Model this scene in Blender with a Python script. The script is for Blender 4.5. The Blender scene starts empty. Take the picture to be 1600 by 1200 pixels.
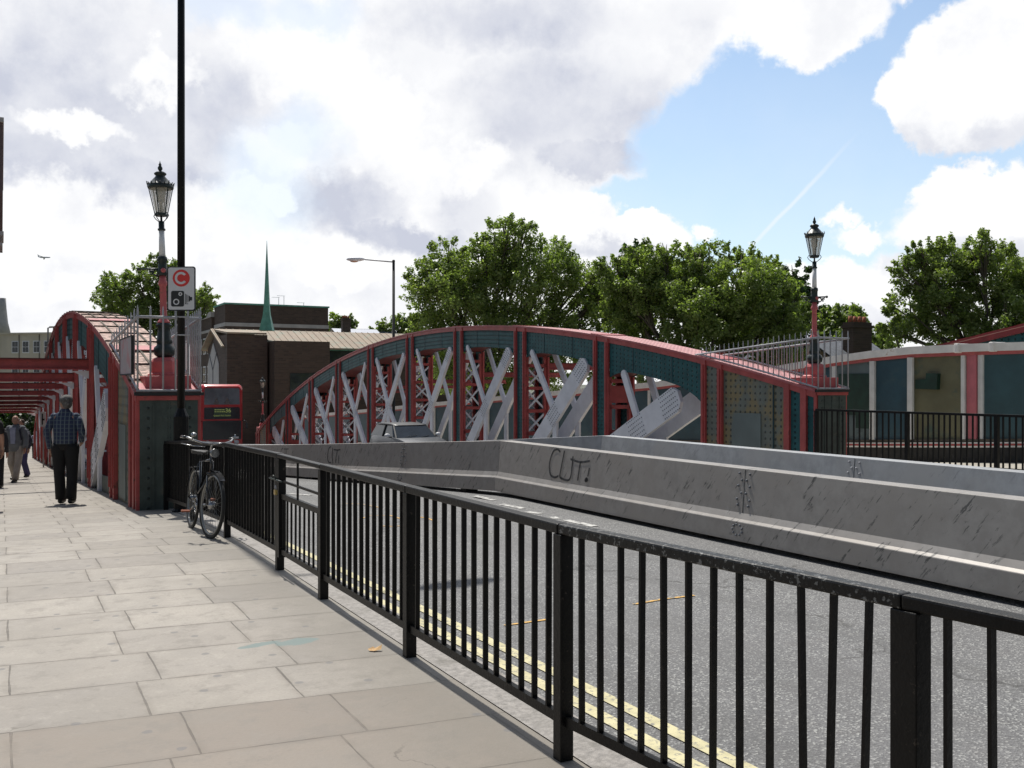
import bpy, math, random
import numpy as np
from mathutils import Vector, Matrix
rnd = random.Random(11)
R = math.radians
C = bpy.context.scene.collection
scn = bpy.context.scene
TH = R(28.0); SI, CO = math.sin(TH), math.cos(TH)
EYE = 1.64
def W(s, t, z=0.0):            # bridge coordinates (along the road, across it) to world
    return Vector((-SI*s + CO*t, CO*s + SI*t, z))
def st(x, y): return (-SI*x + CO*y, CO*x + SI*y)
def PX(x, y, Y):               # a sighted point at forward distance Y
    return Vector(((x-800)/1500*Y, Y, EYE + (600-y)/1500*Y))
def drop(s):
    if s < 8.6: return 0.0
    if s < 12.6: return .0535/8*(s-8.6)**2
    return .0535*(min(s, 80)-10.6)
def pav(s): return -drop(s)

# ------------------------------------------------------------------ camera
cam = bpy.data.cameras.new('camera'); camo = bpy.data.objects.new('camera', cam); C.objects.link(camo)
cam.sensor_width = 36; cam.lens = 33.75; cam.clip_start = .05; cam.clip_end = 20000
camo.location = (0, 0, EYE); camo.rotation_euler = (R(90), 0, 0)
scn.camera = camo
scn.view_settings.view_transform = 'Standard'; scn.view_settings.look = 'None'
scn.view_settings.exposure = 0.0; scn.view_settings.gamma = 1
SUN_EL = R(62)
sun = bpy.data.lights.new('sun', 'SUN'); suno = bpy.data.objects.new('sun', sun); C.objects.link(suno)
sun.energy = 4.6; sun.angle = R(.53); sun.color = (1, .965, .90)
SUN_AZ = R(26.3)   # degrees left of straight ahead
sd = Vector((-math.sin(SUN_AZ)*math.cos(SUN_EL), math.cos(SUN_AZ)*math.cos(SUN_EL), math.sin(SUN_EL)))
suno.rotation_euler = sd.to_track_quat('Z', 'Y').to_euler(); suno.location = (0, 0, 60)

# ------------------------------------------------------------------ world: clear sky with broken cumulus
class NT:
    def __init__(s, nt): s.nt = nt; s.n = nt.nodes; s.l = nt.links
    def new(s, t, **k):
        nd = s.n.new(t)
        for a, b in k.items(): setattr(nd, a, b)
        return nd
    def put(s, inp, v):
        if v is None: return
        if isinstance(v, bpy.types.NodeSocket): s.l.new(v, inp)
        elif isinstance(v, (tuple, list)):
            try: inp.default_value = v
            except Exception: inp.default_value = tuple(v)[:3]
        else: inp.default_value = v
    def math(s, op, a, b=None, c=None, clamp=False):
        nd = s.new('ShaderNodeMath', operation=op); nd.use_clamp = clamp
        s.put(nd.inputs[0], a); s.put(nd.inputs[1], b); s.put(nd.inputs[2], c)
        return nd.outputs[0]
    def vmath(s, op, a, b=None):
        nd = s.new('ShaderNodeVectorMath', operation=op)
        s.put(nd.inputs[0], a); s.put(nd.inputs[1], b)
        return nd.outputs['Value'] if op in ('LENGTH', 'DOT_PRODUCT', 'DISTANCE') else nd.outputs[0]
    def noise(s, vec, scale, detail=3, rough=.5, color=False, dim='3D'):
        nd = s.new('ShaderNodeTexNoise'); nd.noise_dimensions = dim
        s.put(nd.inputs['Vector'], vec); nd.inputs['Scale'].default_value = scale
        nd.inputs['Detail'].default_value = detail; nd.inputs['Roughness'].default_value = rough
        return nd.outputs['Color' if color else 'Fac']
    def smooth(s, v, a, b, o0=0.0, o1=1.0):
        nd = s.new('ShaderNodeMapRange', interpolation_type='SMOOTHSTEP')
        s.put(nd.inputs[0], v)
        for i, q in enumerate((a, b, o0, o1)): nd.inputs[1+i].default_value = q
        return nd.outputs[0]
    def mix(s, f, a, b, mode='MIX'):
        nd = s.new('ShaderNodeMix', data_type='RGBA', blend_type=mode)
        s.put(nd.inputs[0], f); s.put(nd.inputs[6], a); s.put(nd.inputs[7], b)
        return nd.outputs[2]
def c4(c): return (c[0], c[1], c[2], 1)

def make_world():
    w = bpy.data.worlds.new('World'); scn.world = w; w.use_nodes = True
    T = NT(w.node_tree); T.n.clear()
    d = T.new('ShaderNodeTexCoord').outputs['Generated']
    sky = T.new('ShaderNodeTexSky', sky_type='NISHITA'); sky.sun_disc = False
    sky.sun_elevation = SUN_EL; sky.sun_rotation = -SUN_AZ; sky.air_density = 1.0; sky.dust_density = .6; sky.ozone_density = 1.0
    n1 = T.noise(d, 5.0, 4, .55, True); n2 = T.noise(d, 22, 5, .6, True)
    wv = T.vmath('ADD', d, T.vmath('MULTIPLY', T.vmath('SUBTRACT', n1, (.5, .5, .5)), (.10, .10, .08)))
    wv = T.vmath('ADD', wv, T.vmath('MULTIPLY', T.vmath('SUBTRACT', n2, (.5, .5, .5)), (.055, .055, .055)))
    n3 = T.noise(d, 75, 4, .65, True); wv = T.vmath('ADD', wv, T.vmath('MULTIPLY', T.vmath('SUBTRACT', n3, (.5, .5, .5)), (.014, .014, .014)))
    def ctr(px, py):
        return Vector(((px-800)/1500, 1, (600-py)/1500)).normalized()
    def blob(px, py, rx, ry, soft=.25, src=None):
        c = ctr(px, py); q = T.vmath('SUBTRACT', src or wv, tuple(c))
        q = T.vmath('MULTIPLY', q, (1500/rx, 1500/max(rx, ry)*.8, 1500/ry))
        return T.smooth(T.vmath('LENGTH', q), 1+soft, 1-soft)
    def union(bs):
        o = bs[0]
        for b in bs[1:]: o = T.math('MAXIMUM', o, b)
        return o
    # openings in the cloud where blue shows
    hole = union([blob(1230, 230, 225, 130, .10), blob(1130, 300, 130, 70, .12), blob(1330, 120, 120, 80, .12),
                  blob(1300, 330, 150, 60, .15), blob(1230, 370, 150, 50, .2), blob(1440, 60, 50, 60, .15),
                  blob(1390, 290, 70, 60, .2), blob(1010, 300, 70, 30, .3), blob(1120, 240, 110, 60, .12), blob(1190, 380, 140, 45, .2), blob(1390, 350, 80, 70, .2), blob(1060, 330, 80, 35, .25), blob(1530, 238, 120, 34, .2)])
    thin = union([blob(420, 300, 55, 80, .6), blob(480, 215, 60, 50, .6), blob(340, 20, 70, 30, .5), blob(470, 15, 70, 25, .5)])
    puffs = union([blob(1120, 20, 110, 60, .15), blob(1270, 55, 85, 50, .15), blob(1255, 100, 55, 35, .2), blob(1545, 118, 115, 92, .08), blob(1455, 160, 60, 60, .10),
                   blob(1590, 332, 140, 68, .10), blob(1500, 290, 60, 40, .12), blob(930, 345, 60, 45, .12), blob(1010, 370, 75, 35, .12), blob(1110, 360, 18, 16, .3),
                   blob(1350, 365, 45, 16, .3), blob(1305, 345, 25, 10, .4), blob(1430, 420, 60, 30, .3), blob(1320, 450, 130, 45, .15), blob(1165, 392, 10, 12, .4)])
    f = T.noise(d, 7.0, 6, .6)
    # cover away from the photographed part of the sky: scattered clouds
    sep = T.new('ShaderNodeSeparateXYZ'); T.put(sep.inputs[0], d)
    front = T.smooth(sep.outputs[1], .35, .75)
    hole = T.math('MULTIPLY', hole, T.math('SUBTRACT', 1.0, puffs))
    cover_front = T.math('SUBTRACT', 1.0, hole)
    cover_back = T.smooth(f, .52, .62)
    cn = T.new('ShaderNodeMix', data_type='FLOAT')
    T.put(cn.inputs[0], front); T.put(cn.inputs[2], cover_back); T.put(cn.inputs[3], cover_front)
    cover = cn.outputs[0]
    cover = T.math('MULTIPLY', cover, T.math('SUBTRACT', 1.0, T.math('MULTIPLY', thin, .35)))
    # grey undersides of the clouds
    gs = [(120, 60, 230, 80, .8, .45), (150, 190, 260, 90, .7, .85), (230, 275, 120, 34, .6, .95), (40, 250, 110, 40, .7, .8), (350, 160, 70, 70, .8, .6), (530, 325, 90, 45, .6, .85), (640, 366, 120, 24, .5, .95), (740, 330, 50, 50, .7, .5),
          (880, 170, 160, 100, .6, .8), (920, 240, 100, 32, .35, 1.0), (790, 30, 170, 45, .7, .8), (640, 90, 120, 50, .8, .35), (1030, 40, 110, 40, .8, .45), (1520, 210, 100, 28, .6, .6), (1560, 60, 60, 50, .8, .25), (960, 388, 90, 18, .5, .7),
          (1540, 395, 110, 25, .6, .7), (130, 440, 130, 60, .8, .2), (480, 450, 160, 40, .8, .28), (620, 470, 80, 50, .8, .3), (1330, 490, 120, 35, .7, .4), (300, 20, 100, 40, .8, .3)]
    g = None
    for (px, py, rx, ry, so, k) in gs:
        b = T.math('MULTIPLY', blob(px, py, rx, ry, so), k)
        g = b if g is None else T.math('MAXIMUM', g, b)
    pw = [(470, 235, 70, 38), (570, 225, 80, 36), (660, 285, 60, 36), (720, 255, 70, 34), (95, 205, 75, 22), (420, 305, 36, 22), (250, 130, 60, 30), (930, 340, 60, 42), (1010, 362, 60, 26),
          (1110, 175, 70, 44), (1180, 110, 70, 36), (470, 90, 110, 60), (60, 330, 120, 40), (330, 330, 80, 40), (520, 420, 90, 30), (610, 160, 60, 40), (1480, 130, 70, 70), (1570, 60, 70, 50), (1520, 300, 60, 34), (1580, 290, 70, 34), (1330, 430, 80, 24), (1250, 455, 60, 20), (60, 430, 80, 26)]
    wp = None
    wv3 = T.vmath('ADD', wv, T.vmath('MULTIPLY', T.vmath('SUBTRACT', T.noise(d, 34, 4, .6, True), (.5, .5, .5)), (.05, .05, .05)))
    for (px, py, rx, ry) in pw:
        b = blob(px, py, rx, ry, .30, wv3); wp = b if wp is None else T.math('MAXIMUM', wp, b)
    g = T.math('MULTIPLY', g, T.math('SUBTRACT', 1.0, T.math('MULTIPLY', wp, .85)))
    fn = T.noise(d, 11.0, 6, .62)
    g = T.math('MULTIPLY', g, T.smooth(fn, .25, .72, .60, 1.1))
    g = T.math('ADD', g, T.smooth(T.noise(d, 12.0, 6, .62), .42, .74, 0.0, .34), clamp=True)
    cloud = T.mix(g, (1.07, 1.07, 1.07, 1), (.61, .64, .745, 1))
    blue = T.vmath('MULTIPLY', sky.outputs[0], (.152, .158, .156))
    veil = T.smooth(sep.outputs[2], .55, .0)
    blue = T.mix(T.math('MULTIPLY', veil, T.math('ADD', .22, T.math('MULTIPLY', T.noise(d, 9.0, 4, .6), .45))), blue, (.86, .93, 1.0, 1))
    # condensation trail: part of a great circle
    a = ctr(1170, 390); b = ctr(1330, 220); n = a.cross(b).normalized(); m = ctr(1225, 330)
    dist = T.math('ABSOLUTE', T.math('ADD', T.vmath('DOT_PRODUCT', d, tuple(n)), T.math('MULTIPLY', T.math('SUBTRACT', T.noise(d, 18, 3, .5), .5), .006)))
    tr = T.math('MULTIPLY', T.smooth(dist, .0032, .0003), T.smooth(T.vmath('DISTANCE', d, tuple(m)), .11, .01))
    blue = T.mix(T.math('MULTIPLY', tr, .45), blue, (1, 1, 1, 1))
    col = T.mix(cover, blue, cloud)
    # clouds away from the sun side are in plainer light
    bk = T.smooth(sep.outputs[1], -.2, .7, .42, 1.0)
    cc = T.new('ShaderNodeCombineXYZ'); [T.put(cc.inputs[i], bk) for i in range(3)]
    col = T.vmath('MULTIPLY', col, cc.outputs[0])
    bg = T.new('ShaderNodeBackground'); T.put(bg.inputs[0], col); bg.inputs[1].default_value = 1.0
    out = T.new('ShaderNodeOutputWorld'); T.l.new(bg.outputs[0], out.inputs[0])
make_world()

# ------------------------------------------------------------------ helpers
def setp(o, label=None, cat=None, group=None, kind=None):
    if label: o['label'] = label
    if cat: o['category'] = cat
    if group: o['group'] = group
    if kind: o['kind'] = kind
    return o
def thing(name, label, cat, loc=(0, 0, 0), rotz=0.0, group=None):
    o = bpy.data.objects.new(name, None); C.objects.link(o); o.empty_display_size = .2
    o.location = loc; o.rotation_euler = (0, 0, rotz)
    return setp(o, label, cat, group)
def copy_tree(o, parent=None):
    c = o.copy(); C.objects.link(c); c.parent = parent
    for ch in list(o.children): copy_tree(ch, c)
    return c

class MB:
    def __init__(s): s.v = []; s.f = []; s.m = []; s.uv = []; s.sm = []
    def face(s, idx, mi=0, uv=None, sm=False):
        s.f.append(idx); s.m.append(mi); s.uv.append(uv); s.sm.append(sm)
    def quad(s, a, b, c, d, mi=0, uv=None, sm=False):
        n = len(s.v); s.v += [tuple(a), tuple(b), tuple(c), tuple(d)]; s.face((n, n+1, n+2, n+3), mi, uv, sm)
    def obox(s, c, ax, ay, az, mi=0):
        c = Vector(c); ax, ay, az = Vector(ax), Vector(ay), Vector(az); n = len(s.v)
        for k in (-1, 1):
            for j in (-1, 1):
                for i in (-1, 1): s.v.append(tuple(c+ax*i+ay*j+az*k))
        for q in ((0, 2, 3, 1), (4, 5, 7, 6), (0, 1, 5, 4), (2, 6, 7, 3), (0, 4, 6, 2), (1, 3, 7, 5)):
            s.face(tuple(n+i for i in q), mi)
    def box(s, x0, x1, y0, y1, z0, z1, mi=0):
        s.obox(((x0+x1)/2, (y0+y1)/2, (z0+z1)/2), ((x1-x0)/2, 0, 0), (0, (y1-y0)/2, 0), (0, 0, (z1-z0)/2), mi)
    def bar(s, p0, p1, w, h, mi=0, up=(0, 0, 1)):
        p0, p1 = Vector(p0), Vector(p1); d = p1-p0; L = d.length
        if L < 1e-6: return
        d /= L; side = d.cross(Vector(up))
        if side.length < 1e-4: side = d.cross(Vector((1, 0, 0)))
        side.normalize(); u2 = side.cross(d)
        s.obox((p0+p1)/2, d*(L/2), side*(w/2), u2*(h/2), mi)
    def tube(s, pts, r, n=8, mi=0, cap=True, closed=False, sm=True):
        pts = [Vector(p) for p in pts]; N = len(pts)
        rr = r if isinstance(r, (list, tuple)) else [r]*N
        base = len(s.v); prev = None
        for i, p in enumerate(pts):
            if closed: t = pts[(i+1) % N]-pts[i-1]
            else: t = pts[min(i+1, N-1)]-pts[max(i-1, 0)]
            t.normalize()
            if prev is None:
                a = Vector((0, 0, 1)) if abs(t.z) < .9 else Vector((1, 0, 0))
                nrm = t.cross(a).normalized()
            else:
                nrm = prev-t*prev.dot(t)
                nrm = nrm.normalized() if nrm.length > 1e-5 else t.orthogonal().normalized()
            prev = nrm; b = t.cross(nrm)
            for k in range(n):
                an = 2*math.pi*k/n
                s.v.append(tuple(p+(nrm*math.cos(an)+b*math.sin(an))*rr[i]))
        for i in range(N if closed else N-1):
            i2 = (i+1) % N
            for k in range(n):
                k2 = (k+1) % n
                s.face((base+i*n+k, base+i*n+k2, base+i2*n+k2, base+i2*n+k), mi, None, sm)
        if cap and not closed:
            s.face(tuple(base+k for k in range(n))[::-1], mi); s.face(tuple(base+(N-1)*n+k for k in range(n)), mi)
    def lathe(s, prof, n=16, c=(0, 0, 0), mi=0, sm=True, ph=0.0, sx=1, sy=1):
        base = len(s.v)
        for (r, z) in prof:
            for k in range(n):
                a = 2*math.pi*k/n+ph
                s.v.append((c[0]+r*math.cos(a)*sx, c[1]+r*math.sin(a)*sy, c[2]+z))
        for i in range(len(prof)-1):
            for k in range(n):
                k2 = (k+1) % n
                s.face((base+i*n+k, base+i*n+k2, base+(i+1)*n+k2, base+(i+1)*n+k), mi, None, sm)
        s.face(tuple(base+k for k in range(n))[::-1], mi); s.face(tuple(base+(len(prof)-1)*n+k for k in range(n)), mi)
    def prism(s, poly, x0, x1, mi=0, axis='x'):
        def P(a, b, c):
            return {'x': (c, a, b), 'y': (a, c, b), 'z': (a, b, c)}[axis]
        n = len(s.v); k = len(poly)
        for x in (x0, x1):
            for (a, b) in poly: s.v.append(P(a, b, x))
        s.face(tuple(range(n, n+k))[::-1], mi); s.face(tuple(range(n+k, n+2*k)), mi)
        for i in range(k):
            j = (i+1) % k; s.face((n+i, n+j, n+k+j, n+k+i), mi)
    def ball(s, c, r, mi=0, seg=10, sc=(1, 1, 1)):
        prof = [(math.sin(math.pi*i/seg)*r+1e-5, -math.cos(math.pi*i/seg)*r) for i in range(seg+1)]
        base = len(s.v); s.lathe(prof, seg+2, (0, 0, 0), mi)
        for i in range(base, len(s.v)):
            v = s.v[i]; s.v[i] = (c[0]+v[0]*sc[0], c[1]+v[1]*sc[1], c[2]+v[2]*sc[2])
    def xform(s, M):
        s.v = [tuple(M @ Vector(v)) for v in s.v]; return s
    def build(s, name, mats, parent=None, bevel=0.0):
        me = bpy.data.meshes.new(name); me.from_pydata(s.v, [], s.f)
        if not isinstance(mats, (list, tuple)): mats = [mats]
        for m in mats: me.materials.append(m)
        me.polygons.foreach_set('material_index', s.m); me.polygons.foreach_set('use_smooth', s.sm)
        if any(u is not None for u in s.uv):
            ul = me.uv_layers.new(name='UVMap'); arr = []
            for f, u in zip(s.f, s.uv):
                for i in range(len(f)): arr += list(u[i]) if u else [0.0, 0.0]
            ul.data.foreach_set('uv', arr)
        me.validate(); me.update()
        o = bpy.data.objects.new(name, me); C.objects.link(o)
        if parent: o.parent = parent
        if bevel:
            b = o.modifiers.new('bevel', 'BEVEL'); b.width = bevel; b.segments = 2; b.limit_method = 'ANGLE'; b.angle_limit = R(40)
        return o

# ------------------------------------------------------------------ materials
def pmat(name, c, rough=.6, metal=0.0, var=.12, scale=4.0, dirt=None, dthr=(.55, .75), dscale=3.0, bump=0.0, bscale=30.0, rivets=None, rivdark=.55, emit=None, coat=0.0, trans=0.0, streak=False, alpha=1.0, spec=None):
    m = bpy.data.materials.new(name); m.use_nodes = True
    T = NT(m.node_tree); b = T.n['Principled BSDF']
    oc = T.new('ShaderNodeTexCoord').outputs['Object']
    n = T.noise(oc, scale, 5, .6)
    col = T.mix(T.smooth(n, .3, .7), c4([x*(1-var) for x in c]), c4([min(1, x*(1+var)) for x in c]))
    if dirt is not None:
        vec = oc
        if streak:
            mp = T.new('ShaderNodeMapping'); mp.inputs['Scale'].default_value = (1, 1, .12); T.put(mp.inputs[0], oc); vec = mp.outputs[0]
        dn = T.noise(vec, dscale, 6, .65)
        col = T.mix(T.smooth(dn, dthr[0], dthr[1]), col, c4(dirt))
    h = None
    if rivets:
        uvn = T.new('ShaderNodeUVMap'); sp = T.new('ShaderNodeSeparateXYZ'); T.put(sp.inputs[0], uvn.outputs[0])
        du, dv, rr = rivets
        def tri(x, p):
            q = T.math('FRACT', T.math('DIVIDE', x, p)); return T.math('MULTIPLY', T.math('SUBTRACT', q, .5), p)
        a = tri(sp.outputs[0], du); bb = tri(sp.outputs[1], dv)
        rad = T.math('SQRT', T.math('ADD', T.math('MULTIPLY', a, a), T.math('MULTIPLY', bb, bb)))
        mk = T.smooth(rad, rr*1.25, rr*.8)
        on = T.math('MULTIPLY', mk, 1.0)
        col = T.mix(T.math('MULTIPLY', on, rivdark), col, c4([x*.35 for x in c]))  # dark dots put rivet shading, with grime round the heads, into the colour
        h = T.smooth(rad, rr*1.3, rr*.3)
    T.put(b.inputs['Base Color'], col)
    b.inputs['Roughness'].default_value = rough; b.inputs['Metallic'].default_value = metal
    if spec is not None: b.inputs['Specular IOR Level'].default_value = spec
    if coat: b.inputs['Coat Weight'].default_value = coat
    if trans: b.inputs['Transmission Weight'].default_value = trans
    if alpha < 1: b.inputs['Alpha'].default_value = alpha
    if emit: b.inputs['Emission Color'].default_value = c4(emit[0]); b.inputs['Emission Strength'].default_value = emit[1]
    if bump or h is not None:
        bn = T.new('ShaderNodeBump'); bn.inputs['Distance'].default_value = .02
        if h is not None and bump:
            hh = T.math('ADD', T.math('MULTIPLY', T.noise(oc, bscale, 4, .6), bump), h)
        elif h is not None: hh = h
        else: hh = T.math('MULTIPLY', T.noise(oc, bscale, 4, .6), bump)
        T.put(bn.inputs['Height'], hh); bn.inputs['Strength'].default_value = .8
        T.put(b.inputs['Normal'], bn.outputs[0])
    return m

RED = (.41, .068, .062); PINK = (.52, .20, .20); TEAL = (.026, .102, .108); GREY = (.74, .74, .77)
M = {}
M['red'] = pmat('red_paint', RED, .5, var=.18, scale=3, dirt=(.16, .05, .04), dthr=(.56, .72), dscale=6, bump=.25, bscale=60)
M['pink'] = pmat('faded_red_paint', (.42, .10, .105), .5, var=.15, scale=3, dirt=(.30, .12, .09), dthr=(.55, .72), dscale=5)
M['pinktop'] = pmat('sun_bleached_riveted_plate', (.56, .26, .26), .6, var=.15, scale=4, dirt=(.33, .17, .13), dthr=(.58, .7), dscale=7, rivets=(.15, .125, .042), rivdark=.85)
M['rusttop'] = pmat('flaking_riveted_plate', (.46, .30, .245), .7, var=.25, scale=5, dirt=(.16, .09, .055), dthr=(.46, .60), dscale=7, rivets=(.21, .147, .040), rivdark=.9, bump=.6, bscale=14)
M['teal'] = pmat('teal_paint', TEAL, .45, var=.22, scale=2.5, dirt=(.02, .045, .05), dthr=(.55, .8), dscale=4, rivets=(.19, .125, .031), rivdark=.9, spec=.2)
M['teal_rows'] = pmat('close_riveted_teal', TEAL, .5, var=.22, scale=2.5, dirt=(.02, .05, .055), dthr=(.55, .8), dscale=4, rivets=(.085, .15, .033), rivdark=.8, spec=.2)
M['teal_plain'] = pmat('dark_teal_paint', (.018, .055, .065), .5, var=.2, scale=3, dirt=(.05, .06, .05), dthr=(.58, .75), dscale=5)
M['khaki'] = pmat('weathered_khaki_plate', (.135, .15, .125), .6, var=.15, scale=1.2, dirt=(.22, .175, .085), dthr=(.44, .60), dscale=1.6, rivets=(.17, .15, .031), rivdark=.9)
M['darkface'] = pmat('grimy_green_plate', (.05, .065, .055), .6, var=.3, scale=3, dirt=(.12, .10, .07), dthr=(.58, .75), dscale=5, rivets=(.30, .15, .022), rivdark=.7, bump=.3, bscale=20)
M['grey'] = pmat('grey_paint', GREY, .55, var=.08, scale=2, dirt=(.28, .21, .15), dthr=(.62, .8), dscale=4, streak=True)
M['greyriv'] = pmat('grey_riveted_paint', GREY, .55, var=.08, scale=2, dirt=(.30, .22, .15), dthr=(.62, .8), dscale=4, streak=True, rivets=(.11, .10, .018), rivdark=.7)
M['railgrey'] = pmat('grey_railing_paint', (.34, .34, .36), .5, var=.15, scale=6, dirt=(.2, .17, .14), dthr=(.6, .75), dscale=12)
M['black'] = pmat('black_railing_paint', (.0045, .004, .004), .42, var=.4, scale=10, dirt=(.045, .036, .028), dthr=(.62, .70), dscale=34, spec=.22, bump=.15, bscale=50)
M['blackworn'] = pmat('worn_black_railing_paint', (.005, .0045, .0045), .42, var=.3, scale=10, dirt=(.15, .15, .145), dthr=(.56, .62), dscale=48, bump=.2, bscale=40, spec=.3)
M['darkmetal'] = pmat('dark_green_iron', (.012, .022, .02), .4, var=.3, scale=8)
M['lampglass'] = pmat('lantern_glass', (.62, .56, .44), .15, var=.1, scale=4, alpha=.5)
M['white'] = pmat('white_paint', (.72, .72, .72), .4, var=.04, scale=6)
M['signwhite'] = pmat('sign_white', (.62, .61, .62), .35, var=.02)
M['signblack'] = pmat('sign_black', (.012, .012, .014), .4, var=.05)
M['signred'] = pmat('sign_red', (.62, .035, .03), .4, var=.02)
M['coping'] = pmat('stained_white_coping', (.74, .72, .68), .6, var=.1, scale=3, dirt=(.40, .28, .16), dthr=(.60, .72), dscale=3, streak=False)
M['soot'] = pmat('black_plinth_paint', (.015, .015, .015), .6, var=.4, scale=6, dirt=(.06, .055, .05), dthr=(.6, .75), dscale=5)

M['darkred'] = pmat('dark_red', (.12, .02, .02), .6, var=.3, scale=6)  # darker red for girder soffits and beam top flanges
def steel_mat(name, ca, cb, cc, dark):
    m = bpy.data.materials.new(name); m.use_nodes = True
    T = NT(m.node_tree); b = T.n['Principled BSDF']; oc = T.new('ShaderNodeTexCoord').outputs['Object']
    n = T.noise(oc, 5, 6, .7); n2 = T.noise(oc, 1.2, 3, .5)
    col = T.mix(T.smooth(n, .35, .65), c4(ca), c4(cb))
    col = T.mix(T.smooth(n2, .4, .7), col, c4(cc))
    mp0 = T.new('ShaderNodeMapping'); mp0.inputs['Rotation'].default_value = (R(-40), 0, 0); T.put(mp0.inputs[0], oc); mp = T.new('ShaderNodeMapping'); mp.inputs['Scale'].default_value = (1, 7, 1.3); T.put(mp.inputs[0], mp0.outputs[0])
    sc = T.noise(mp.outputs[0], 2.6, 5, .72); big = T.noise(oc, .9, 2, .5)
    mk = T.math('MULTIPLY', T.smooth(sc, .575, .64), T.smooth(big, .38, .52))
    col = T.mix(T.math('MULTIPLY', mk, dark), col, (.045, .045, .045, 1))
    T.put(b.inputs['Base Color'], col); b.inputs['Roughness'].default_value = .5; b.inputs['Metallic'].default_value = .25
    return m
M['steel'] = steel_mat('weathered_barrier_steel', (.26, .243, .226), (.315, .296, .277), (.28, .257, .235), .8)
M['steel_pale'] = steel_mat('galvanised_barrier_steel', (.29, .30, .31), (.37, .38, .395), (.34, .34, .34), .25)

def paving_mat():
    m = bpy.data.materials.new('flagstone_paving'); m.use_nodes = True
    T = NT(m.node_tree); b = T.n['Principled BSDF']; oc = T.new('ShaderNodeTexCoord').outputs['Object']
    # object coordinates: x = across, y = along; rows lie askew to the kerb
    sp = T.new('ShaderNodeSeparateXYZ'); T.put(sp.inputs[0], oc)
    wob = T.math('MULTIPLY', T.math('SUBTRACT', T.noise(oc, 1.3, 2, .5), .5), .03)
    row = T.math('ADD', T.math('ADD', T.math('MULTIPLY', sp.outputs[1], .99), T.math('MULTIPLY', sp.outputs[0], .11)), T.math('ADD', 13.04, wob))
    cx = T.math('ADD', sp.outputs[0], T.math('ADD', 14.86, wob))
    cb = T.new('ShaderNodeCombineXYZ'); T.put(cb.inputs[0], cx); T.put(cb.inputs[1], row)
    br = T.new('ShaderNodeTexBrick'); br.offset = .175; br.offset_frequency = 2; br.squash = 1
    T.put(br.inputs['Vector'], cb.outputs[0]); br.inputs['Scale'].default_value = 1
    br.inputs['Brick Width'].default_value = .745; br.inputs['Row Height'].default_value = .603
    T.put(br.inputs['Mortar Size'], T.smooth(T.noise(oc, 2.4, 5, .7), .3, .75, .0025, .009)); br.inputs['Mortar Smooth'].default_value = .25; br.inputs['Bias'].default_value = -.1
    br.inputs['Color1'].default_value = (.405, .365, .315, 1); br.inputs['Color2'].default_value = (.285, .255, .225, 1); br.inputs['Mortar'].default_value = (.135, .118, .10, 1)
    col = br.outputs['Color']
    n = T.noise(oc, 1.5, 5, .6); n3 = T.noise(oc, 60, 4, .7); n4 = T.noise(oc, 9, 5, .7)
    col = T.mix(T.smooth(n, .3, .75, 0, .35), col, (.25, .235, .215, 1))
    col = T.mix(T.smooth(n4, .5, .75, 0, .45), col, (.47, .43, .37, 1))
    col = T.mix(T.smooth(n3, .35, .75, 0, .40), col, (.22, .20, .175, 1))
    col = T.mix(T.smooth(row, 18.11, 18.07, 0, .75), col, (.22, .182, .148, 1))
    fg = T.noise(oc, 2.3, 6, .75); col = T.mix(T.smooth(fg, .42, .66, 0, .30), col, (.235, .215, .19, 1))
    b2 = T.new('ShaderNodeTexBrick'); b2.offset = .175; b2.offset_frequency = 2; b2.squash = 1; T.put(b2.inputs['Vector'], cb.outputs[0]); b2.inputs['Scale'].default_value = 1
    b2.inputs['Brick Width'].default_value = .745; b2.inputs['Row Height'].default_value = .603; b2.inputs['Mortar Size'].default_value = .055; b2.inputs['Mortar Smooth'].default_value = 1.0
    edge = T.math('MULTIPLY', b2.outputs['Fac'], T.smooth(T.noise(oc, 5.0, 5, .7), .36, .62)); col = T.mix(T.math('MULTIPLY', edge, .42), col, (.17, .145, .118, 1))
    big = T.noise(oc, .55, 4, .6); col = T.mix(T.smooth(big, .40, .62, 0, .34), col, (.24, .215, .18, 1))
    blot = T.noise(oc, 4.2, 6, .72); col = T.mix(T.smooth(blot, .50, .64, 0, .45), col, (.20, .18, .155, 1))
    jn = T.math('MULTIPLY', br.outputs['Fac'], T.smooth(T.noise(oc, 3.0, 4, .7), .35, .6)); col = T.mix(T.math('MULTIPLY', jn, .45), col, (.055, .045, .038, 1))
    ck = T.new('ShaderNodeTexVoronoi', voronoi_dimensions='2D', feature='DISTANCE_TO_EDGE'); ck.inputs['Scale'].default_value = .55
    T.put(ck.inputs['Vector'], T.vmath('ADD', oc, T.vmath('MULTIPLY', T.noise(oc, 3.2, 4, .6, True), (.6, .6, 0))))
    col = T.mix(T.math('MULTIPLY', T.smooth(ck.outputs['Distance'], .007, .002), T.smooth(T.noise(oc, .9, 2, .5), .56, .62, 0, .6)), col, (.10, .085, .07, 1))
    # grubby towards the railing, trodden dirt
    ed = T.smooth(T.math('ADD', sp.outputs[0], T.math('MULTIPLY', T.math('SUBTRACT', n4, .5), 1.2)), 1.1, 2.3)
    col = T.mix(T.math('MULTIPLY', ed, .55), col, (.17, .155, .13, 1))
    # chewing gum spots
    vo = T.new('ShaderNodeTexVoronoi', voronoi_dimensions='2D', feature='F1'); T.put(vo.inputs['Vector'], oc); vo.inputs['Scale'].default_value = 2.6
    vr = T.math('ADD', vo.outputs['Distance'], T.math('MULTIPLY', T.math('SUBTRACT', T.noise(oc, 30, 2, .5), .5), .05))
    sepc = T.new('ShaderNodeSeparateColor'); T.put(sepc.inputs[0], vo.outputs['Color'])
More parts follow.
